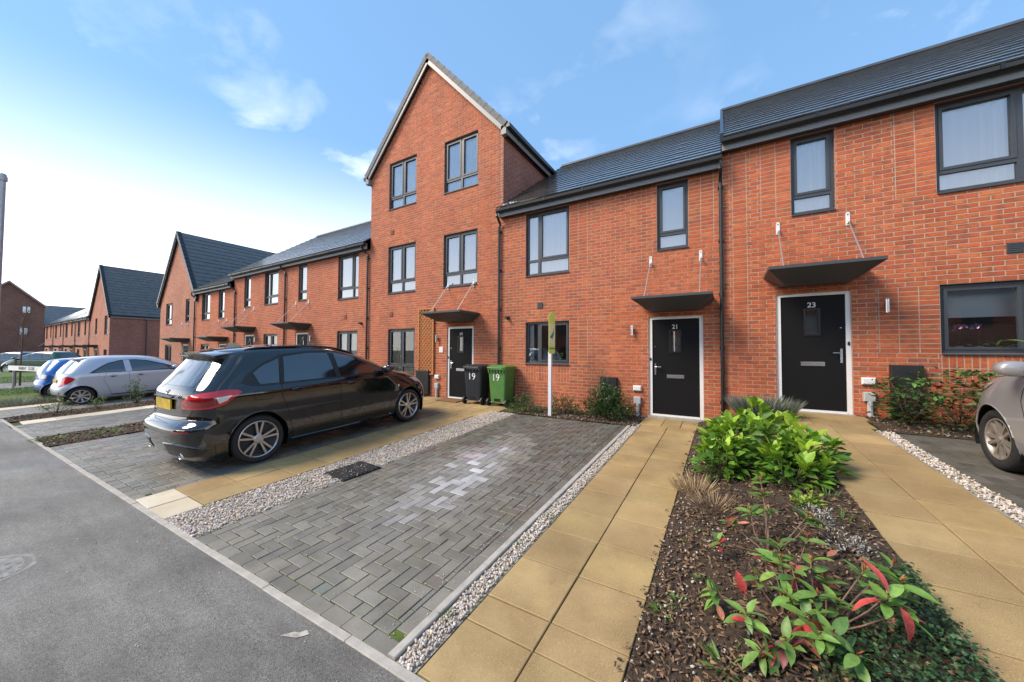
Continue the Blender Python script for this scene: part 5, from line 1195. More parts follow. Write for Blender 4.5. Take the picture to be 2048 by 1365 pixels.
for i, (x, y, r, lab) in enumerate(((-.15, 2.72, .05, 'small weed rosette on bark left of the red tipped shrub'), (-.34, 2.37, .09, 'spreading weed at the edge of the buff path'), (-.01, 2.03, .13, 'grassy weed in the nearest bark'), (-.32, 3.23, .04, 'tiny weed near the path halfway along the bed'), (-.26, 2.48, .07, 'weed with pointed leaves beside the buff path'), (-.2, 3.4, .04, 'tiny pale weed among pebbles'))):
    tuft('weed', lab, 'weed', x, y, 36, r*.9, r*.5, WD, lean=1.6, w=.16, mat='leaf')
for i, (x, y, lab) in enumerate(((-1.49, 2.6, 'green weed in the narrow gravel strip, nearest the road'), (-1.46, 3.15, 'green weed in the narrow gravel strip, second from the road'), (-1.50, 1.75, 'green weed at the road end of the narrow gravel strip'), (-1.46, 4.2, 'green weed halfway along the narrow gravel strip'), (-4.55, 2.5, 'small weed in the wide gravel strip before the grating'), (-4.6, 4.6, 'weed in the wide gravel strip past the grating'), (-4.35, 5.1, 'weed at the far end of the wide gravel strip'), (-10.75, 1.25, 'bright green weed at the kerb left of the black car'), (-10.5, 1.9, 'green weed in the soil strip left of the black car'))):
    big = x < -10
    tuft('weed', lab, 'weed', x, y, 90 if big else 30, .14 if big else .06, .2 if big else .035, WD, zf=zg, lean=1.3, w=.1, mat='leaf')
# ground cover at lower right of the bed
P_, D_ = [], []
for _ in range(5200):
    x = .30+.60*random.random()**.75; y = 1.6+1.35*random.random()
    if x < .30+.5*max(0, (y-2.0)/1.0)+random.gauss(0, .05): continue
    a = random.uniform(0, 6.28); P_.append((x+random.gauss(0, .015), y, bedz(x, y)+random.uniform(.015, .075))); D_.append((math.cos(a), math.sin(a), random.uniform(.0, .9)))
o = leafcloud('ground_cover', None, P_, D_, rng.uniform(.014, .026, len(P_)), .8, [(.03, .085, .035), (.045, .115, .04), (.02, .055, .025), (.07, .15, .05)])
tag(o, 'dark green creeping ground cover spilling over the path edge', 'ground cover', kind='stuff')
# house plants behind the panes
def pot(parent, r, h, mat='terracotta'):
    m_ = MB(); m_.lathe([(0, 0), (r*.75, 0), (r, h), (r*.85, h), (r*.8, h-.01), (0, h-.01)], 'z', 16); return m_.build('pot', mat, parent, smooth=False)
for x, zt, lab in ((3.08, 1.80, 'pink orchid in a pot behind the window of number 23, leftmost'), (3.28, 1.84, 'second pink orchid behind the window of number 23')):
    o_ = thing('orchid', lab, 'house plant', (x, 8.155, 1.425)); pot(o_, .05, .08, 'white_plastic'); stems(o_, [([(0, 0, .06), (.0, 0, .2), (.02, -.03, zt-1.42)], .004)], col=(.12, .2, .05))
    for k in range(5):
        rosette(o_, (random.uniform(-.07, .08), random.uniform(-.05, .0), zt-1.425+random.uniform(-.05, .03)), (0, -1, .3), 5, .05, .04, [(.78, .36, .66), (.85, .52, .76)], 1.2, .1, mat='leaf_matt', nm='petal')
    rosette(o_, (0, 0, .09), (0, 0, 1), 4, .14, .05, GRN, 1.2, .3)
o_ = thing('house_plant', 'strap leaved potted plant behind the window of number 23', 'house plant', (3.46, 8.18, 1.425)); pot(o_, .07, .09)
rosette(o_, (0, 0, .12), (0, 0, 1), 9, .38, .045, [(.16, .28, .07), (.22, .34, .1), (.10, .2, .05)], .75, .45)
for x, h_, lab in ((-4.22, .34, 'pale leafy plant behind the left pane of the window of number 21'), (-3.48, .28, 'bushy plant behind the right pane of the window of number 21')):
    o_ = thing('house_plant', lab, 'house plant', (x, 8.19, 1.07)); pot(o_, .07, .1, 'white_plastic')
    for k in range(6): rosette(o_, (random.uniform(-.08, .08), random.uniform(-.06, .06), h_*random.uniform(.5, 1)), (random.uniform(-.4, .4), -.3, 1), 5, .09, .04, [(.25, .40, .12), (.35, .5, .2), (.14, .26, .06)], 1.0, .25)
# young street tree with its stake
t_ = thing('sapling', 'bare young street tree tied to a stake behind the street sign', 'tree', (-27.6, 2.3, -.3))
tr = MB(); tr.tube([(0, 0, 0), (.03, 0, 1.2), (0, .03, 2.2), (.05, 0, 3.4)], [.035, .03, .022, .008], 7); tr.build('trunk', 'bark', t_, smooth=True)
cr = MB()
for k in range(70):
    z = random.uniform(1.5, 3.3); a = random.uniform(0, 6.28); l = random.uniform(.3, .9)*(1-.2*(z-1.5)); m1 = Vector((math.cos(a)*l*.5, math.sin(a)*l*.5, z+l*.45)); e1 = Vector((math.cos(a)*l*.75, math.sin(a)*l*.75, z+l*1.1)); cr.tube([(.02, 0, z), tuple(m1), tuple(e1)], [.008, .005, .002], 4)
    for j in range(3): b = a+random.uniform(-1, 1); cr.tube([tuple(m1), tuple(m1+Vector((math.cos(b)*.2, math.sin(b)*.2, .25)))], [.004, .0015], 4)
cr.build('crown', 'bark', t_)
st = MB(); st.tube([(.12, -.15, 0), (.12, -.15, 1.25)], .04, 8); st.build('stake', 'bark', t_)
# ------------------------------------------------------------------ cars
class Body:
    """car body as a stack of horizontal outlines: table rows (z, x_rear, x_front, half width, rear corner depth, front corner depth)"""
    def __init__(s, tab, nlev=64, nr=2.7, nf=2.4, NR=12, NS=52, NF=14, taper=0.0):
        T = np.array(tab, float); s.nr, s.nf, s.N = nr, nf, (NR, NS, NF); s.z0, s.z1 = T[0, 0], T[-1, 0]; s.taper = taper
        zf = np.linspace(s.z0, s.z1, 400); P_ = np.stack([np.interp(zf, T[:, 0], T[:, k]) for k in range(1, 6)], 1)
        k = np.hanning(13); k /= k.sum(); Q = np.stack([np.convolve(np.pad(P_[:, i], 6, mode='edge'), k, 'valid') for i in range(5)], 1); s.zf, s.P = zf, Q
        # levels follow the change of outline so that roof and bonnet get enough rings
        d = np.r_[0, np.cumsum(np.abs(np.diff(Q[:, 0]))+np.abs(np.diff(Q[:, 1]))+np.abs(np.diff(Q[:, 2]))*.6+np.diff(zf)*1.6)]; s.lev = np.interp(np.linspace(0, d[-1], nlev), d, zf)
    def p(s, z): return [np.interp(z, s.zf, s.P[:, i]) for i in range(5)]
    def half(s, z):
        xr, xf, w, cr, cf = s.p(z); NR, NS, NF = s.N
        tot = xf-xr
        if cr+cf > tot*.98: q = tot*.98/(cr+cf); cr *= q; cf *= q
        a = np.linspace(0, math.pi/2, NR); x1 = xr+cr*(1-np.cos(a)**(2/s.nr)); y1 = w*np.sin(a)**(2/s.nr)
        x2 = np.linspace(xr+cr, xf-cf, NS+2)[1:-1]; y2 = np.full(NS, w)
        a = np.linspace(math.pi/2, 0, NF); x3 = xf-cf*(1-np.cos(a)**(2/s.nf)); y3 = w*np.sin(a)**(2/s.nf)
        return np.r_[x1, x2, x3], np.r_[y1, y2, y3]
    def ysurf(s, x, z):
        X, Y = s.half(z); return float(np.interp(x, X, Y, left=0, right=0))
    def ztop(s, x, y=0.):
        zs = np.linspace(s.z1, s.z0, 300)
        for z in zs:
            if s.ysurf(x, z) >= y and s.p(z)[0] <= x <= s.p(z)[1]: return z
        return s.z0
    def side(s, x, z, off, sg):
        y = s.ysurf(x, z); e = .01; dx = (s.ysurf(x+e, z)-s.ysurf(x-e, z))/(2*e); dz = (s.ysurf(x, min(z+e, s.z1))-s.ysurf(x, z-e))/(2*e); n = Vector((-dx, 1, -dz)).normalized()*off
        return (x+n.x, sg*(y+n.y), z+n.z)
    def arc(s, d, z, off, sg, rear=True):
        X, Y = s.half(z)
        if not rear: X, Y = X[::-1], Y[::-1]
        L_ = np.r_[0, np.cumsum(np.hypot(np.diff(X), np.diff(Y)))]; x, y = np.interp(d, L_, X), np.interp(d, L_, Y); e = .012
        tx, ty = np.interp(d+e, L_, X)-np.interp(max(d-e, 0), L_, X), np.interp(d+e, L_, Y)-np.interp(max(d-e, 0), L_, Y); n = Vector((-ty, tx)).normalized()
        if not rear: n = -n
        if d < .004: n = Vector((-1 if rear else 1, 0))
        return (x+n.x*off, sg*(y+n.y*off), z)
def resample(pts, n):
    P_ = np.array(pts, float); d = np.r_[0, np.cumsum(np.hypot(*np.diff(P_, axis=0).T))]; t_ = np.linspace(0, d[-1], n); return np.stack([np.interp(t_, d, P_[:, 0]), np.interp(t_, d, P_[:, 1])], 1)
def patch(B, kind, lo, hi, off, mat, name, par, sgs=(1, -1), n=18, m=8):
    """surface panel between a lower and an upper edge curve, lying just off the body"""
    lo, hi = resample(lo, n), resample(hi, n); out = []
    for sg in sgs:
        vs = []
        for j in range(m):
            t_ = j/(m-1)
            for i in range(n):
                u, z = lo[i]*(1-t_)+hi[i]*t_
                vs.append(B.side(u, z, off, sg) if kind == 'side' else B.arc(u, z, off, sg, kind == 'rear'))
        fs = [(j*n+i, j*n+i+1, (j+1)*n+i+1, (j+1)*n+i) for j in range(m-1) for i in range(n-1)]
        if (sg > 0) == (kind != 'front'): fs = [f[::-1] for f in fs]
        # returning rim so the panel has thickness
        ring = [i for i in range(n)]+[j*n+n-1 for j in range(1, m)]+[(m-1)*n+i for i in range(n-2, -1, -1)]+[j*n for j in range(m-2, 0, -1)]
        q = MB(); q.add(vs, fs); out.append(q.build(name, mat, par, smooth=True, recalc=False))
    return out
def strip(B, pts, r, mat, name, par, sgs=(1, -1), off=.0, kind='side'):
    P_ = resample(pts, max(8, int(len(pts)*6)))
    for sg in sgs:
        q = MB(); q.tube([B.side(u, z, off, sg) if kind == 'side' else B.arc(u, z, off, sg, kind == 'rear') for u, z in P_], r, 5); q.build(name, mat, par)
def wheel(par, x, y, r, rw, rim, sg, style, rmat='rim'):
    root = link('wheel', None, par, (x, y, r)); k = sg; w = rw/2
    t_ = MB(); t_.lathe([(rim, -w*.7*k), (rim+.012, -w*.95*k), (r-.03, -w*1.0*k), (r-.008, -w*.82*k), (r, -w*.5*k), (r, w*.5*k), (r-.008, w*.82*k), (r-.03, w*1.0*k), (rim+.012, w*.95*k), (rim, w*.7*k)], 'y', 40); t_.build('tyre', 'tyre', root, smooth=True)
    f = MB(); f.lathe([(rim+.004, w*.78*k), (rim-.004, w*.90*k), (rim-.016, w*.86*k), (rim-.02, w*.5*k), (rim-.03, w*.1*k)], 'y', 40); rm = f.build('rim', rmat, root, smooth=True)
    d = MB(); d.lathe([(rim-.02, w*.22*k), (.06, w*.18*k), (0, w*.18*k)], 'y', 32); d.build('brake_disc', 'rim_dark', root)
    yo, yi = w*.80*k, w*.45*k
    def spoke(a, w0, w1, r0, r1):
        q = MB(); c, s_ = math.cos(a), math.sin(a); vs = []
        for rr, ww, yy in ((r0, w0, w*.72*k), (r1, w1, yo)):
            for sd in (-1, 1):
                vs.append((rr*c-sd*ww*s_, yy, rr*s_+sd*ww*c)); vs.append((rr*c-sd*ww*1.15*s_, yi, rr*s_+sd*ww*1.15*c))
        q.add(vs, [(0, 2, 6, 4), (0, 4, 5, 1), (2, 3, 7, 6), (1, 5, 7, 3), (4, 6, 7, 5), (0, 1, 3, 2)]); q.build('spoke', rmat, root)
    if style == 'twin':
        for i in range(5):
            for o_ in (-.19, .19): spoke(i*2*math.pi/5+.25+o_, .012, .0135, .05, rim-.008)
    elif style == 'petal':
        for i in range(8): spoke(i*math.pi/4+.2, .014, .028, .05, rim-.008)
    else:
        for i in range(10): spoke(i*math.pi/5+.1+(.08 if i % 2 else -.08), .012, .016, .05, rim-.008)
    hb = MB(); hb.lathe([(.062, yi), (.062, w*.74*k), (.05, w*.8*k), (.034, w*.8*k), (.034, w*.86*k), (0, w*.88*k)], 'y', 20); hb.build('hub', rmat, root)
    return root
def car(label, tab, M, paint, wb, r, rw, rim, style, rmat='rim', nlev=64, nr=2.7, nf=2.4, arch=.045, group=None, taper=0, N=(12, 52, 14), name='parked_car'):
    root = thing(name, label, 'car', group=group); root.matrix_world = M; B = Body(tab, nlev, nr, nf, *N); V, F_ = [], []; ring = None
    for z in B.lev:
        X, Y = B.half(z); V.append(np.r_[np.stack([X, Y, np.full(len(X), z)], 1), np.stack([X[::-1][1:-1], -Y[::-1][1:-1], np.full(len(X)-2, z)], 1)]); ring = len(V[0])
    V = np.concatenate(V); ra = r+arch; keep = []
    dmin = np.min([np.hypot(V[:, 0]-xa, V[:, 2]-r) for xa in wb], axis=0); ins = (dmin < ra) & (np.abs(V[:, 1]) > .45)
    nl = len(B.lev); faces = []
    for j in range(nl-1):
        for i in range(ring): faces.append((j*ring+i, j*ring+(i+1) % ring, (j+1)*ring+(i+1) % ring, (j+1)*ring+i))
    faces = np.array(faces); fi = ins[faces]; drop = fi.sum(1) >= 2; 
    used_d = np.zeros(len(V), bool); used_d[faces[drop].ravel()] = True; used_k = np.zeros(len(V), bool); used_k[faces[~drop].ravel()] = True; bd = used_d & used_k & (np.abs(V[:, 1]) > .45)
    for xa in wb:
        d = np.hypot(V[:, 0]-xa, V[:, 2]-r); q = bd & (d < ra*1.3); sc_ = ra/np.maximum(d[q], 1e-3); V[q, 0] = xa+(V[q, 0]-xa)*sc_; V[q, 2] = r+(V[q, 2]-r)*sc_
    me = bpy.data.meshes.new('body'); fl = [tuple(f) for f in faces[~drop]]+[tuple(range((nl-1)*ring, nl*ring))]+[tuple(range(ring))[::-1]]
    me.from_pydata(V.tolist(), [], fl); me.polygons.foreach_set('use_smooth', [True]*len(fl)); fixn(me); me.materials.append(MATS[paint]); body = link('body', me, root)
    for sg in (1, -1):
        for xa in wb:
            w = B.p(r)[2]; q = MB(); pts = []
            a0 = math.asin(max(-1, (B.z0-r)/ra))
            for a in np.linspace(a0, math.pi-a0, 30): pts.append((xa+ra*math.cos(a), sg*(B.ysurf(xa+ra*math.cos(a), max(B.z0, r+ra*math.sin(a)))-.004), r+ra*math.sin(a)))
            q.tube(pts, .009, 6); q.build('arch_lip', paint, body, smooth=True)
            q = MB(); vs, fs = [], []
            for yy in (w-.015, w-.32):
                for a in np.linspace(a0, math.pi-a0, 24): vs.append((xa+(ra+.01)*math.cos(a), sg*yy, r+(ra+.01)*math.sin(a)))
            fs = [(i, i+1, 24+i+1, 24+i) for i in range(23)]+[tuple(range(24, 48))]; q.add(vs, fs); q.build('wheel_well', 'seam', body, recalc=False)
            wheel(root, xa, sg*(w-.012-rw/2), r, rw, rim, sg, style, rmat)
    return root, B, body
def heading_up(X, Yr, ang=0.):
    """car nose towards the houses, standing on the sloping drive"""
    z = zg(X, Yr+2)-GS*2; c, s_ = math.cos(math.atan(GS)), math.sin(math.atan(GS))
    return Matrix.Translation((X, Yr, z)) @ Matrix.Rotation(ang, 4, 'Z') @ Matrix(((0, -1, 0, 0), (c, 0, -s_, 0), (s_, 0, c, 0), (0, 0, 0, 1)))
def mirror(B, root, x, z, sg, paint, s=1.0):
    y = B.ysurf(x, z); q = MB(); c = (x+.02, sg*(y+.12*s), z+.06)
    vs = []
    for i, (dx, k) in enumerate(((-.07, .75), (-.05, 1.0), (.03, 1.0), (.09, .8), (.12, .45))):
        for a in range(10): an = 2*math.pi*a/10; vs.append((c[0]+dx*s, c[1]+sg*.105*s*k*math.cos(an), c[2]+.07*s*k*math.sin(an)))
    q.add(vs, [(j*10+i, j*10+(i+1) % 10, (j+1)*10+(i+1) % 10, (j+1)*10+i) for j in range(4) for i in range(10)]+[tuple(range(10)), tuple(range(40, 50))]); o = q.build('mirror', paint, root, smooth=True)
    q = MB(); q.tube([(x+.02, sg*(y-.01), z+.01), (x+.02, sg*(y+.07*s), z+.02)], .022, 8); q.build('mirror_arm', 'trim_black', o)
def handle(B, root, x, z, mat, L_=.19):
    for sg in (1, -1):
        q = MB(); P_ = [B.side(x+L_*t_, z+.012*math.sin(t_*3.14), .004+.030*math.sin(math.pi*t_)**.6, sg) for t_ in np.linspace(0, 1, 9)]; q.tube(P_, .013, 8); q.build('door_handle', mat, root, smooth=True)
        q = MB(); vs = [B.side(x+L_*(.5+.38*math.cos(a)), z+.035*math.sin(a), .0015, sg) for a in np.linspace(0, 2*math.pi, 16, endpoint=False)]; q.poly(vs); q.build('handle_cup', 'seam', root, recalc=False)
# ---- the black hatchback on the drive of number 19
TB = [(.17, .16, 4.16, .80, .34, .62), (.24, .08, 4.24, .862, .36, .70), (.36, .035, 4.31, .882, .38, .80), (.50, .0, 4.342, .888, .40, .88), (.58, -.005, 4.335, .892, .40, .92), (.625, .02, 4.32, .896, .40, .95), (.66, .10, 4.30, .899, .36, .98), (.72, .125, 4.25, .900, .34, 1.0), (.80, .125, 4.13, .902, .33, 1.02), (.88, .13, 3.93, .905, .33, 1.0), (.915, .135, 3.82, .906, .33, .95), (.945, .14, 3.68, .893, .33, .85), (1.00, .16, 3.42, .868, .33, .62), (1.045, .19, 3.24, .850, .34, .50), (1.12, .25, 3.10, .823, .36, .48), (1.22, .325, 2.91, .782, .38, .48), (1.32, .405, 2.70, .738, .40, .48), (1.40, .46, 2.50, .697, .42, .5), (1.45, .49, 2.36, .665, .44, .52), (1.485, .53, 2.20, .632, .5, .55), (1.512, .64, 2.02, .585, .6, .6), (1.535, .85, 1.85, .50, .6, .6), (1.550, 1.10, 1.65, .36, .25, .25), (1.556, 1.25, 1.5, .15, .1, .1)]
root, B, body = car('black five door hatchback with red tail lamps on the drive of number 19', TB, heading_up(-6.70, 1.67, .0) @ Matrix.Scale(1.06, 4), 'paint_black', (.84, 3.51), .325, .225, .248, 'twin', nlev=80, nr=3.0, group='cars parked on the drives')
belt = [(.64, 1.06), (.72, 1.015), (.86, .995), (1.2, .99), (2.0, .985), (2.9, .985), (3.12, .985)]; roofl = [(.64, 1.06), (.74, 1.17), (.93, 1.30), (1.2, 1.405), (1.6, 1.445), (2.0, 1.43), (2.3, 1.36), (2.7, 1.19), (3.12, .99)]
patch(B, 'side', belt, roofl, .0015, 'trim_black', 'window_surround', root, n=40, m=10)
def top_at(x): P_ = np.array(roofl); return float(np.interp(x, P_[:, 0], P_[:, 1]))
def pane(x0, x1, l0=0, l1=0, ins=.035, mat='car_glass'):
    X = np.linspace(0, 1, 14); lo = [(x0+(x1-x0)*t_, max(.988, np.interp(x0+(x1-x0)*t_, *np.array(belt).T))+.022) for t_ in X]; hi = [(x0+l0+(x1+l1-x0-l0)*t_, max(top_at(x0+l0+(x1+l1-x0-l0)*t_)-ins, 1.012)) for t_ in X]
    patch(B, 'side', lo, hi, .006, mat, 'side_window', root, n=16, m=8)
pane(.86, 1.10, -.06, .06); pane(1.17, 1.97, .06, -.06); pane(2.05, 2.98, -.04, -.62)
strip(B, [(1.13, .985), (1.15, 1.2), (1.19, 1.41)], .010, 'trim_black', 'pillar_trim', root, off=.005)
patch(B, 'rear', [(0, 1.05), (.35, 1.05), (.60, 1.045)], [(0, 1.405), (.35, 1.395), (.52, 1.36)], .005, 'car_glass', 'rear_window', root, n=16, m=10)
patch(B, 'front', [(0, 1.05), (.4, 1.05), (.72, 1.05)], [(0, 1.43), (.35, 1.43), (.56, 1.43)], .005, 'car_glass', 'windscreen', root, n=16, m=10)
# lamps
patch(B, 'rear', [(.50, .80), (.72, .795), (.92, .80), (1.06, .83), (1.17, .90), (1.22, .945)], [(.50, .86), (.60, .94), (.78, .975), (1.0, 1.0), (1.15, .985), (1.22, .955)], .008, 'lamp_red', 'tail_lamp', root, n=22, m=8)
patch(B, 'rear', [(.53, .815), (.75, .81), (.95, .82), (1.0, .84)], [(.53, .855), (.66, .90), (.85, .915), (1.0, .92)], .0105, 'lamp_red_dark', 'lamp_unit', root, n=12, m=4)
patch(B, 'rear', [(1.0, .845), (1.08, .87)], [(.97, .915), (1.13, .925)], .0112, 'lamp_clear', 'reverse_lens', root, n=6, m=4)
patch(B, 'front', [(.56, .70), (.8, .71), (1.0, .76)], [(.56, .78), (.8, .81), (1.02, .84)], .006, 'lamp_clear', 'headlamp', root, n=10, m=4)
# tailgate recess, plate, badge
patch(B, 'rear', [(0, .69), (.30, .69), (.34, .695)], [(0, .755), (.28, .755), (.30, .755)], .004, 'paint_silver', 'boot_lip_reflection_panel', root, n=8, m=3) if False else None
q = MB(); q.box(.098, .116, -.26, .26, .775, .885); q.build('number_plate', 'plate_yellow', root, recalc=False)
q = MB(); q.prism([(.095, .905), (.125, .905), (.125, .93), (.085, .915)], 'y', -.30, .30); q.build('plate_trim', 'trim_black', root)
def roundel(par, x, z, r, d=-1):
    q = MB(); q.lathe([(0, 0), (r, 0), (r, .008), (r*.9, .01), (r*.72, .006), (0, .006)], 'x', 24, (x, 0, z)); q.v = [(x+(p[0]-x)*d, p[1], p[2]) for p in q.v]; b = q.build('badge', 'chrome', par)
    for k in range(4):
        m_ = MB(); xx = x+d*.0085; m_.poly([(xx, 0, z)]+[(xx, r*.68*math.cos(a), z+r*.68*math.sin(a)) for a in np.linspace(k*math.pi/2, (k+1)*math.pi/2, 7)]); m_.build('badge_quarter', 'badge_blue' if k % 2 else 'white_print', b, recalc=False)
roundel(root, B.p(.965)[0]-.001, .965, .038)
RT = Matrix(((0, 0, -1, 0), (-1, 0, 0, 0), (0, 1, 0, 0), (0, 0, 0, 1)))
text_obj('model_badge', '220d', .062, 'chrome', root, Matrix.Translation((.128, -.37, .925)) @ RT, .003, .001)
# seams
strip(B, [(0.0, .668), (.4, .668), (.62, .70), (.70, .78)], .004, 'seam', 'tailgate_seam', root, kind='rear')
strip(B, [(.66, .98), (.68, 1.1), (.70, 1.25), (.66, 1.38)], .004, 'seam', 'tailgate_seam', root, kind='rear')
for pts in ([(1.13, .98), (1.12, .85), (1.2, .66), (1.24, .45), (1.28, .26)], [(2.02, .98), (2.03, .6), (2.02, .26)], [(3.02, .98), (3.08, .8), (3.06, .5), (2.98, .28)], [(1.27, .255), (2.0, .25), (2.98, .275)]): strip(B, pts, .0035, 'seam', 'door_seam', root)
strip(B, [(.78, .83), (.98, .82), (1.0, .86), (.99, .93), (.78, .935), (.77, .88), (.78, .83)], .003, 'seam', 'fuel_flap', root, sgs=(-1,))
handle(B, root, 1.24, .90, 'paint_black'); handle(B, root, 2.12, .89, 'paint_black')
for sg in (1, -1): mirror(B, root, 2.86, 1.0, sg, 'paint_black')
# sills, bumper inserts, exhausts, reflectors
strip(B, [(1.25, .235), (2.2, .225), (3.1, .24)], .016, 'paint_black', 'side_skirt', root)
patch(B, 'rear', [(.28, .26), (.5, .245), (.75, .25), (.9, .30)], [(.28, .40), (.5, .41), (.75, .38), (.93, .335)], .006, 'trim_black', 'bumper_insert', root, n=12, m=4)
strip(B, [(.25, .405), (.5, .42), (.78, .395), (.98, .345)], .010, 'paint_black', 'bumper_edge', root, kind='rear')
patch(B, 'rear', [(.55, .565), (.8, .57)], [(.55, .582), (.8, .588)], .006, 'lamp_red_dark', 'reflector', root, n=8, m=3)
for sg in (1, -1):
    q = MB(); q.lathe([(.044, .10), (.046, -.055), (.040, -.06), (.036, -.05), (.034, .08), (0, .08)], 'x', 20, (.15, sg*.56, .265)); q.build('exhaust', 'chrome', root, smooth=True)
# roof rails, spoiler, aerial
for sg in (1, -1):
    q = MB(); P_ = []
    for t_ in np.linspace(0, 1, 22):
        x = .78+1.68*t_; y = .60-.02*abs(t_-.5); P_.append((x, sg*y, B.ztop(x, y)+.022*math.sin(math.pi*t_)**.35))
    q.tube(P_, .015, 8); q.build('roof_rail', 'trim_black', root, smooth=True)
q = MB(); n_ = 12; vs = []
for i in range(n_):
    t_ = -1+2*i/(n_-1); y = t_*.60; k = 1-.10*t_*t_*t_*t_; dz = -.05*t_*t_
    vs += [(.70, y, 1.512+dz*.9), (.36+.09*t_*t_, y, 1.478+dz), (.365+.09*t_*t_, y, 1.455+dz), (.56, y, 1.43+dz)]
q.add(vs, [(i*4+a, i*4+(a+1) % 4, (i+1)*4+(a+1) % 4, (i+1)*4+a) for i in range(n_-1) for a in range(4)]+[(0, 1, 2, 3), tuple(range((n_-1)*4, n_*4))]); q.build('spoiler', 'paint_black', root, smooth=False)
q = MB(); zt = B.ztop(.92); q.prism([(.80, zt-.01), (.84, zt+.055), (.88, zt+.058), (1.02, zt-.005)], 'y', -.014, .014); q.build('aerial', 'paint_black', root)
text_obj('fender_badge', 'M', .045, 'chrome', root, Matrix.Translation((3.22, -B.ysurf(3.22, .74)-.004, .74)) @ FRONT, .002, .003)
for ch in [o for o in root.children_recursive if o.type == 'MESH' and o.parent.name.split('.')[0] != 'wheel']:
    n_ = len(ch.data.vertices); co = np.empty(n_*3); ch.data.vertices.foreach_get('co', co); co = co.reshape(-1, 3); t_ = np.clip((co[:, 2]-.55)/.4, 0, 1); co[:, 2] += .055*t_*t_*(3-2*t_); ch.data.vertices.foreach_set('co', co.ravel()); ch.data.update()
# ---- silver small hatchback
TS = [(.17, .12, 3.48, .72, .30, .55), (.26, .05, 3.55, .775, .34, .6), (.40, .01, 3.585, .792, .36, .7), (.52, .0, 3.595, .797, .36, .75), (.60, .03, 3.59, .798, .36, .78), (.68, .075, 3.56, .797, .34, .8), (.78, .09, 3.46, .797, .33, .8), (.88, .11, 3.28, .797, .33, .75), (.95, .125, 3.08, .785, .33, .62), (1.0, .14, 2.92, .77, .33, .5), (1.1, .20, 2.76, .735, .36, .45), (1.2, .27, 2.58, .695, .38, .45), (1.3, .35, 2.38, .65, .4, .45), (1.37, .40, 2.22, .615, .44, .48), (1.42, .43, 2.05, .575, .5, .5), (1.45, .55, 1.85, .51, .6, .5), (1.47, .75, 1.6, .42, .4, .4), (1.482, 1.0, 1.35, .25, .15, .15), (1.486, 1.1, 1.25, .1, .06, .06)]
root, B, body = car('silver five door small hatchback parked behind the black car', TS, heading_up(-17.05, 1.98) @ Matrix.Translation((0, 0, -.04)) @ Matrix.Diagonal((1, 1, .975, 1)), 'paint_silver', (.46, 2.845), .285, .175, .193, 'petal', nlev=54, nr=2.8, group='cars parked on the drives', N=(10, 40, 10))
belt = [(.62, .965), (.9, .965), (1.5, .955), (2.2, .945), (2.72, .94)]; roofl = [(.62, .97), (.84, 1.14), (1.02, 1.26), (1.3, 1.335), (1.6, 1.34), (1.9, 1.29), (2.3, 1.14), (2.72, .95)]
patch(B, 'side', belt, roofl, .0015, 'trim_black', 'window_surround', root, n=30, m=8)
patch(B, 'side', [(.72, .985), (1.0, .98), (1.38, .978)], [(.72, 1.0), (1.0, 1.225), (1.34, 1.315)], .006, 'car_glass', 'side_window', root); patch(B, 'side', [(1.52, .975), (2.55, .962)], [(1.48, 1.318), (1.75, 1.30), (2.2, 1.15), (2.55, .985)], .006, 'car_glass', 'side_window', root)
patch(B, 'side', [(1.38, .965), (1.52, .963)], [(1.345, 1.325), (1.48, 1.325)], .007, 'paint_silver', 'door_pillar', root, n=4, m=6)
patch(B, 'rear', [(0, .99), (.52, .985)], [(0, 1.34), (.42, 1.33)], .005, 'car_glass', 'rear_window', root, n=12, m=8); patch(B, 'front', [(0, .99), (.62, .99)], [(0, 1.36), (.46, 1.36)], .005, 'car_glass', 'windscreen', root, n=12, m=8)
patch(B, 'rear', [(.50, .60), (.62, .62), (.78, .70), (.90, .80)], [(.52, .70), (.56, .86), (.72, .91), (.90, .83)], .008, 'lamp_red', 'tail_lamp', root, n=12, m=6)
for pts in ([(.98, .955), (.90, .75), (1.02, .45), (1.06, .27)], [(1.45, .95), (1.46, .6), (1.45, .27)], [(2.62, .94), (2.66, .7), (2.56, .27)], [(1.06, .27), (2.56, .27)]): strip(B, pts, .0035, 'seam', 'door_seam', root)
strip(B, [(.86, .80), (1.6, .795), (2.5, .78)], .004, 'steel_matt', 'crease_line', root) if False else None
handle(B, root, 1.02, .845, 'paint_silver', .17); handle(B, root, 1.62, .835, 'paint_silver', .17); strip(B, [(1.06, .265), (2.5, .26)], .014, 'trim_black', 'side_skirt', root)
for sg in (1, -1): mirror(B, root, 2.50, .97, sg, 'paint_silver', .85)
q = MB(); q.prism([(.62, 1.44), (.37, 1.41), (.38, 1.39), (.56, 1.37)], 'y', -.50, .50); q.build('spoiler', 'paint_silver', root); q = MB(); q.box(.072, .09, -.25, .25, .70, .80); q.build('number_plate', 'plate_yellow', root, recalc=False)
patch(B, 'rear', [(0, .24), (.5, .24), (.8, .27)], [(0, .36), (.5, .37), (.8, .33)], .005, 'trim_black', 'bumper_insert', root, n=10, m=3)
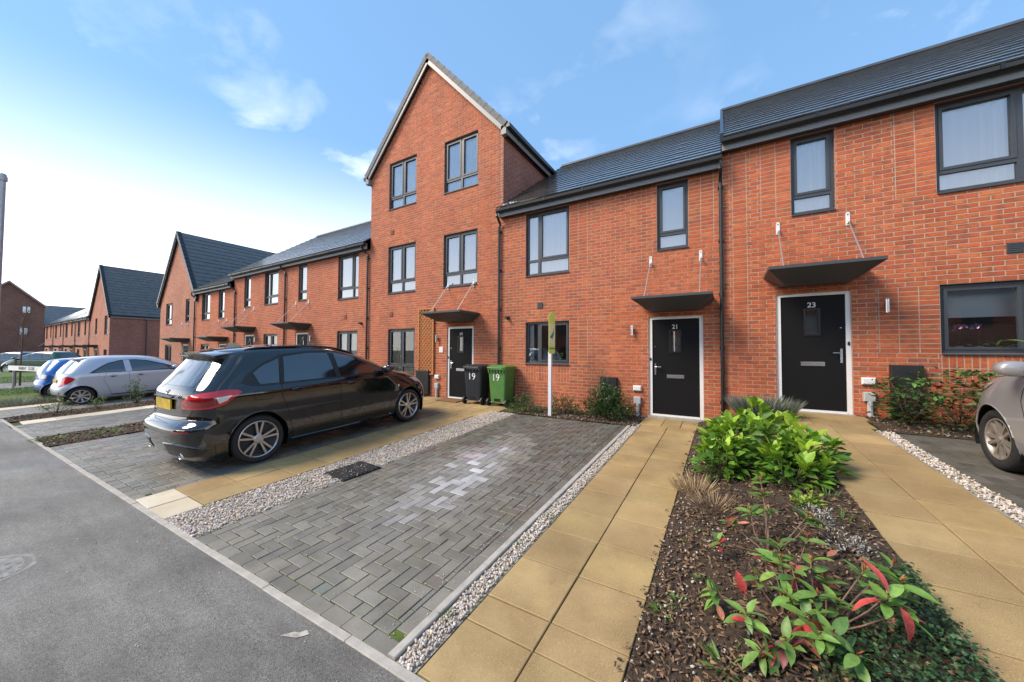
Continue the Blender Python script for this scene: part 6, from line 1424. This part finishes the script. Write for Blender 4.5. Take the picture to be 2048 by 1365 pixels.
# ---- blue small hatchback
TQ = [(r_[0]*.985, r_[1]*.8, r_[2]*.96, r_[3]*.99, r_[4], r_[5]) for r_ in TS]
root, B, body = car('bright blue small hatchback half hidden behind the silver car', TQ, heading_up(-20.35, 1.98) @ Matrix.Translation((0, 0, -.05)) @ Matrix.Diagonal((1, 1, .92, 1)), 'paint_blue', (.40, 2.74), .275, .17, .185, 'petal', nlev=46, nr=2.6, group='cars parked on the drives', N=(10, 34, 10))
patch(B, 'side', [(.72, 1.06), (.95, .95), (1.4, .945), (2.5, .94)], [(.74, 1.09), (1.0, 1.24), (1.4, 1.30), (1.8, 1.27), (2.5, .95)], .003, 'trim_black', 'window_surround', root, n=24, m=6)
patch(B, 'side', [(.80, 1.06), (1.0, .97), (1.42, .965)], [(.82, 1.08), (1.05, 1.21), (1.40, 1.275)], .007, 'car_glass', 'side_window', root, n=12, m=6); patch(B, 'side', [(1.52, .965), (2.4, .955)], [(1.5, 1.275), (1.8, 1.24), (2.4, .975)], .007, 'car_glass', 'side_window', root, n=12, m=6)
patch(B, 'rear', [(0, .86), (.50, .90)], [(0, 1.32), (.44, 1.31)], .006, 'car_glass', 'rear_window', root, n=12, m=8); patch(B, 'rear', [(.54, .74), (.72, .76)], [(.54, .90), (.74, .88)], .008, 'lamp_clear', 'tail_lamp', root, n=8, m=5); patch(B, 'front', [(0, .99), (.6, .99)], [(0, 1.34), (.44, 1.34)], .005, 'car_glass', 'windscreen', root, n=10, m=6)
q = MB(); q.box(.05, .07, -.25, .25, .52, .62); q.build('number_plate', 'plate_yellow', root, recalc=False); strip(B, [(1.5, .94), (1.5, .6), (1.46, .27)], .0035, 'seam', 'door_seam', root); patch(B, 'rear', [(0, .2), (.6, .2), (.8, .25)], [(0, .33), (.6, .33), (.8, .30)], .005, 'trim_black', 'bumper_insert', root, n=10, m=3)
# ---- grey hatchback at the right edge (front left corner in view)
TH = [(.17, .14, 3.86, .74, .32, .6), (.26, .06, 3.93, .80, .36, .68), (.40, .02, 3.97, .835, .38, .8), (.55, .0, 3.98, .845, .38, .9), (.66, .05, 3.95, .848, .36, .95), (.76, .08, 3.88, .85, .34, .95), (.84, .09, 3.78, .85, .34, .9), (.92, .11, 3.62, .842, .34, .8), (.99, .13, 3.42, .826, .34, .66), (1.06, .17, 3.20, .80, .35, .52), (1.16, .23, 3.0, .762, .36, .48), (1.26, .29, 2.78, .72, .38, .48), (1.36, .36, 2.5, .672, .4, .5), (1.43, .41, 2.25, .63, .45, .5), (1.48, .48, 2.0, .57, .5, .5), (1.51, .75, 1.75, .45, .4, .4), (1.525, 1.05, 1.4, .2, .15, .15)]
root, B, body = car('grey hatchback with multi spoke wheel at the right edge on the drive of number 23', TH, heading_up(3.12, 2.42), 'paint_grey', (.62, 3.15), .30, .19, .205, 'multi', 'rim_worn', nlev=64, nf=2.3, group='cars parked on the drives')
patch(B, 'side', [(.7, 1.0), (1.5, .985), (2.6, .965), (2.95, .97)], [(.7, 1.03), (1.1, 1.32), (1.6, 1.40), (2.1, 1.33), (2.6, 1.12), (2.95, .985)], .003, 'trim_black', 'window_surround', root, n=26, m=6); patch(B, 'side', [(.8, 1.02), (1.55, 1.005)], [(.85, 1.08), (1.2, 1.31), (1.55, 1.365)], .007, 'car_glass', 'side_window', root, n=12, m=6); patch(B, 'side', [(1.65, 1.0), (2.75, .985)], [(1.65, 1.365), (2.1, 1.30), (2.75, 1.0)], .007, 'car_glass', 'side_window', root, n=14, m=6)
patch(B, 'front', [(0, 1.04), (.66, 1.04)], [(0, 1.40), (.5, 1.40)], .005, 'car_glass', 'windscreen', root, n=12, m=8); patch(B, 'front', [(.42, .66), (.8, .70), (1.1, .80)], [(.42, .74), (.8, .82), (1.15, .87)], .007, 'lamp_clear', 'headlamp', root, n=12, m=4); patch(B, 'rear', [(0, 1.02), (.5, 1.02)], [(0, 1.36), (.42, 1.34)], .005, 'car_glass', 'rear_window', root, n=10, m=6); patch(B, 'rear', [(.5, .7), (.8, .75)], [(.5, .95), (.75, .95)], .008, 'lamp_red', 'tail_lamp', root, n=8, m=4)
for pts in ([(2.62, .965), (2.68, .75), (2.60, .45), (2.52, .27)], [(1.6, .98), (1.6, .5), (1.58, .27)], [(1.58, .27), (2.52, .27)], [(2.95, .95), (3.3, .90), (3.62, .80)]): strip(B, pts, .0035, 'seam', 'door_seam', root)
handle(B, root, 1.72, .86, 'paint_grey'); strip(B, [(1.0, .24), (2.6, .235)], .014, 'trim_black', 'side_skirt', root)
for sg in (1, -1): mirror(B, root, 2.55, .99, sg, 'paint_grey', 1.0)
# ---- cars beyond the side road
def far_car(label, cx, cy, z, ang, paint, k=1.0):
    M = Matrix.Translation((cx, cy, z)) @ Matrix.Rotation(ang, 4, 'Z') @ Matrix.Translation((-2.15, 0, 0)) @ Matrix.Scale(k, 4)
    root, B, body = car(label, TB, M, paint, (.84, 3.51), .32, .21, .22, 'petal', nlev=44, group='cars beyond the side road', N=(8, 30, 10))
    bl = [(.45, 1.02), (.9, .99), (2.9, .985), (3.1, .985)]; rl = [(.45, 1.04), (.8, 1.24), (1.2, 1.41), (1.6, 1.445), (2.0, 1.43), (2.7, 1.19), (3.1, .99)]
    patch(B, 'side', bl, rl, .003, 'trim_black', 'window_surround', root, n=20, m=5)
    for a, b in ((.62, 1.15), (1.22, 1.98), (2.06, 2.95)):
        P_ = np.array(rl); patch(B, 'side', [(a, 1.01), (b, 1.005)], [(a+.04, max(1.03, np.interp(a+.04, *P_.T)-.03)), ((a+b)/2, np.interp((a+b)/2, *P_.T)-.035), (b-.02, max(1.015, np.interp(b-.02, *P_.T)-.03))], .007, 'car_glass', 'side_window', root, n=10, m=4)
    patch(B, 'front', [(0, 1.05), (.7, 1.05)], [(0, 1.43), (.56, 1.43)], .006, 'car_glass', 'windscreen', root, n=8, m=5); patch(B, 'rear', [(0, 1.05), (.6, 1.05)], [(0, 1.40), (.52, 1.38)], .006, 'car_glass', 'rear_window', root, n=8, m=5)
    for sg in (1, -1): mirror(B, root, 2.86, 1.0, sg, paint)
far_car('dark green hatchback parked beyond the side road behind the street sign', -42.6, 4.6, -.42, math.atan2(-.53, -.85), 'paint_green', 1.05)
far_car('dark blue car at the far left behind the green hatchback', -50.5, 3.9, -.5, math.atan2(-.53, -.85), 'paint_navy', 1.05)
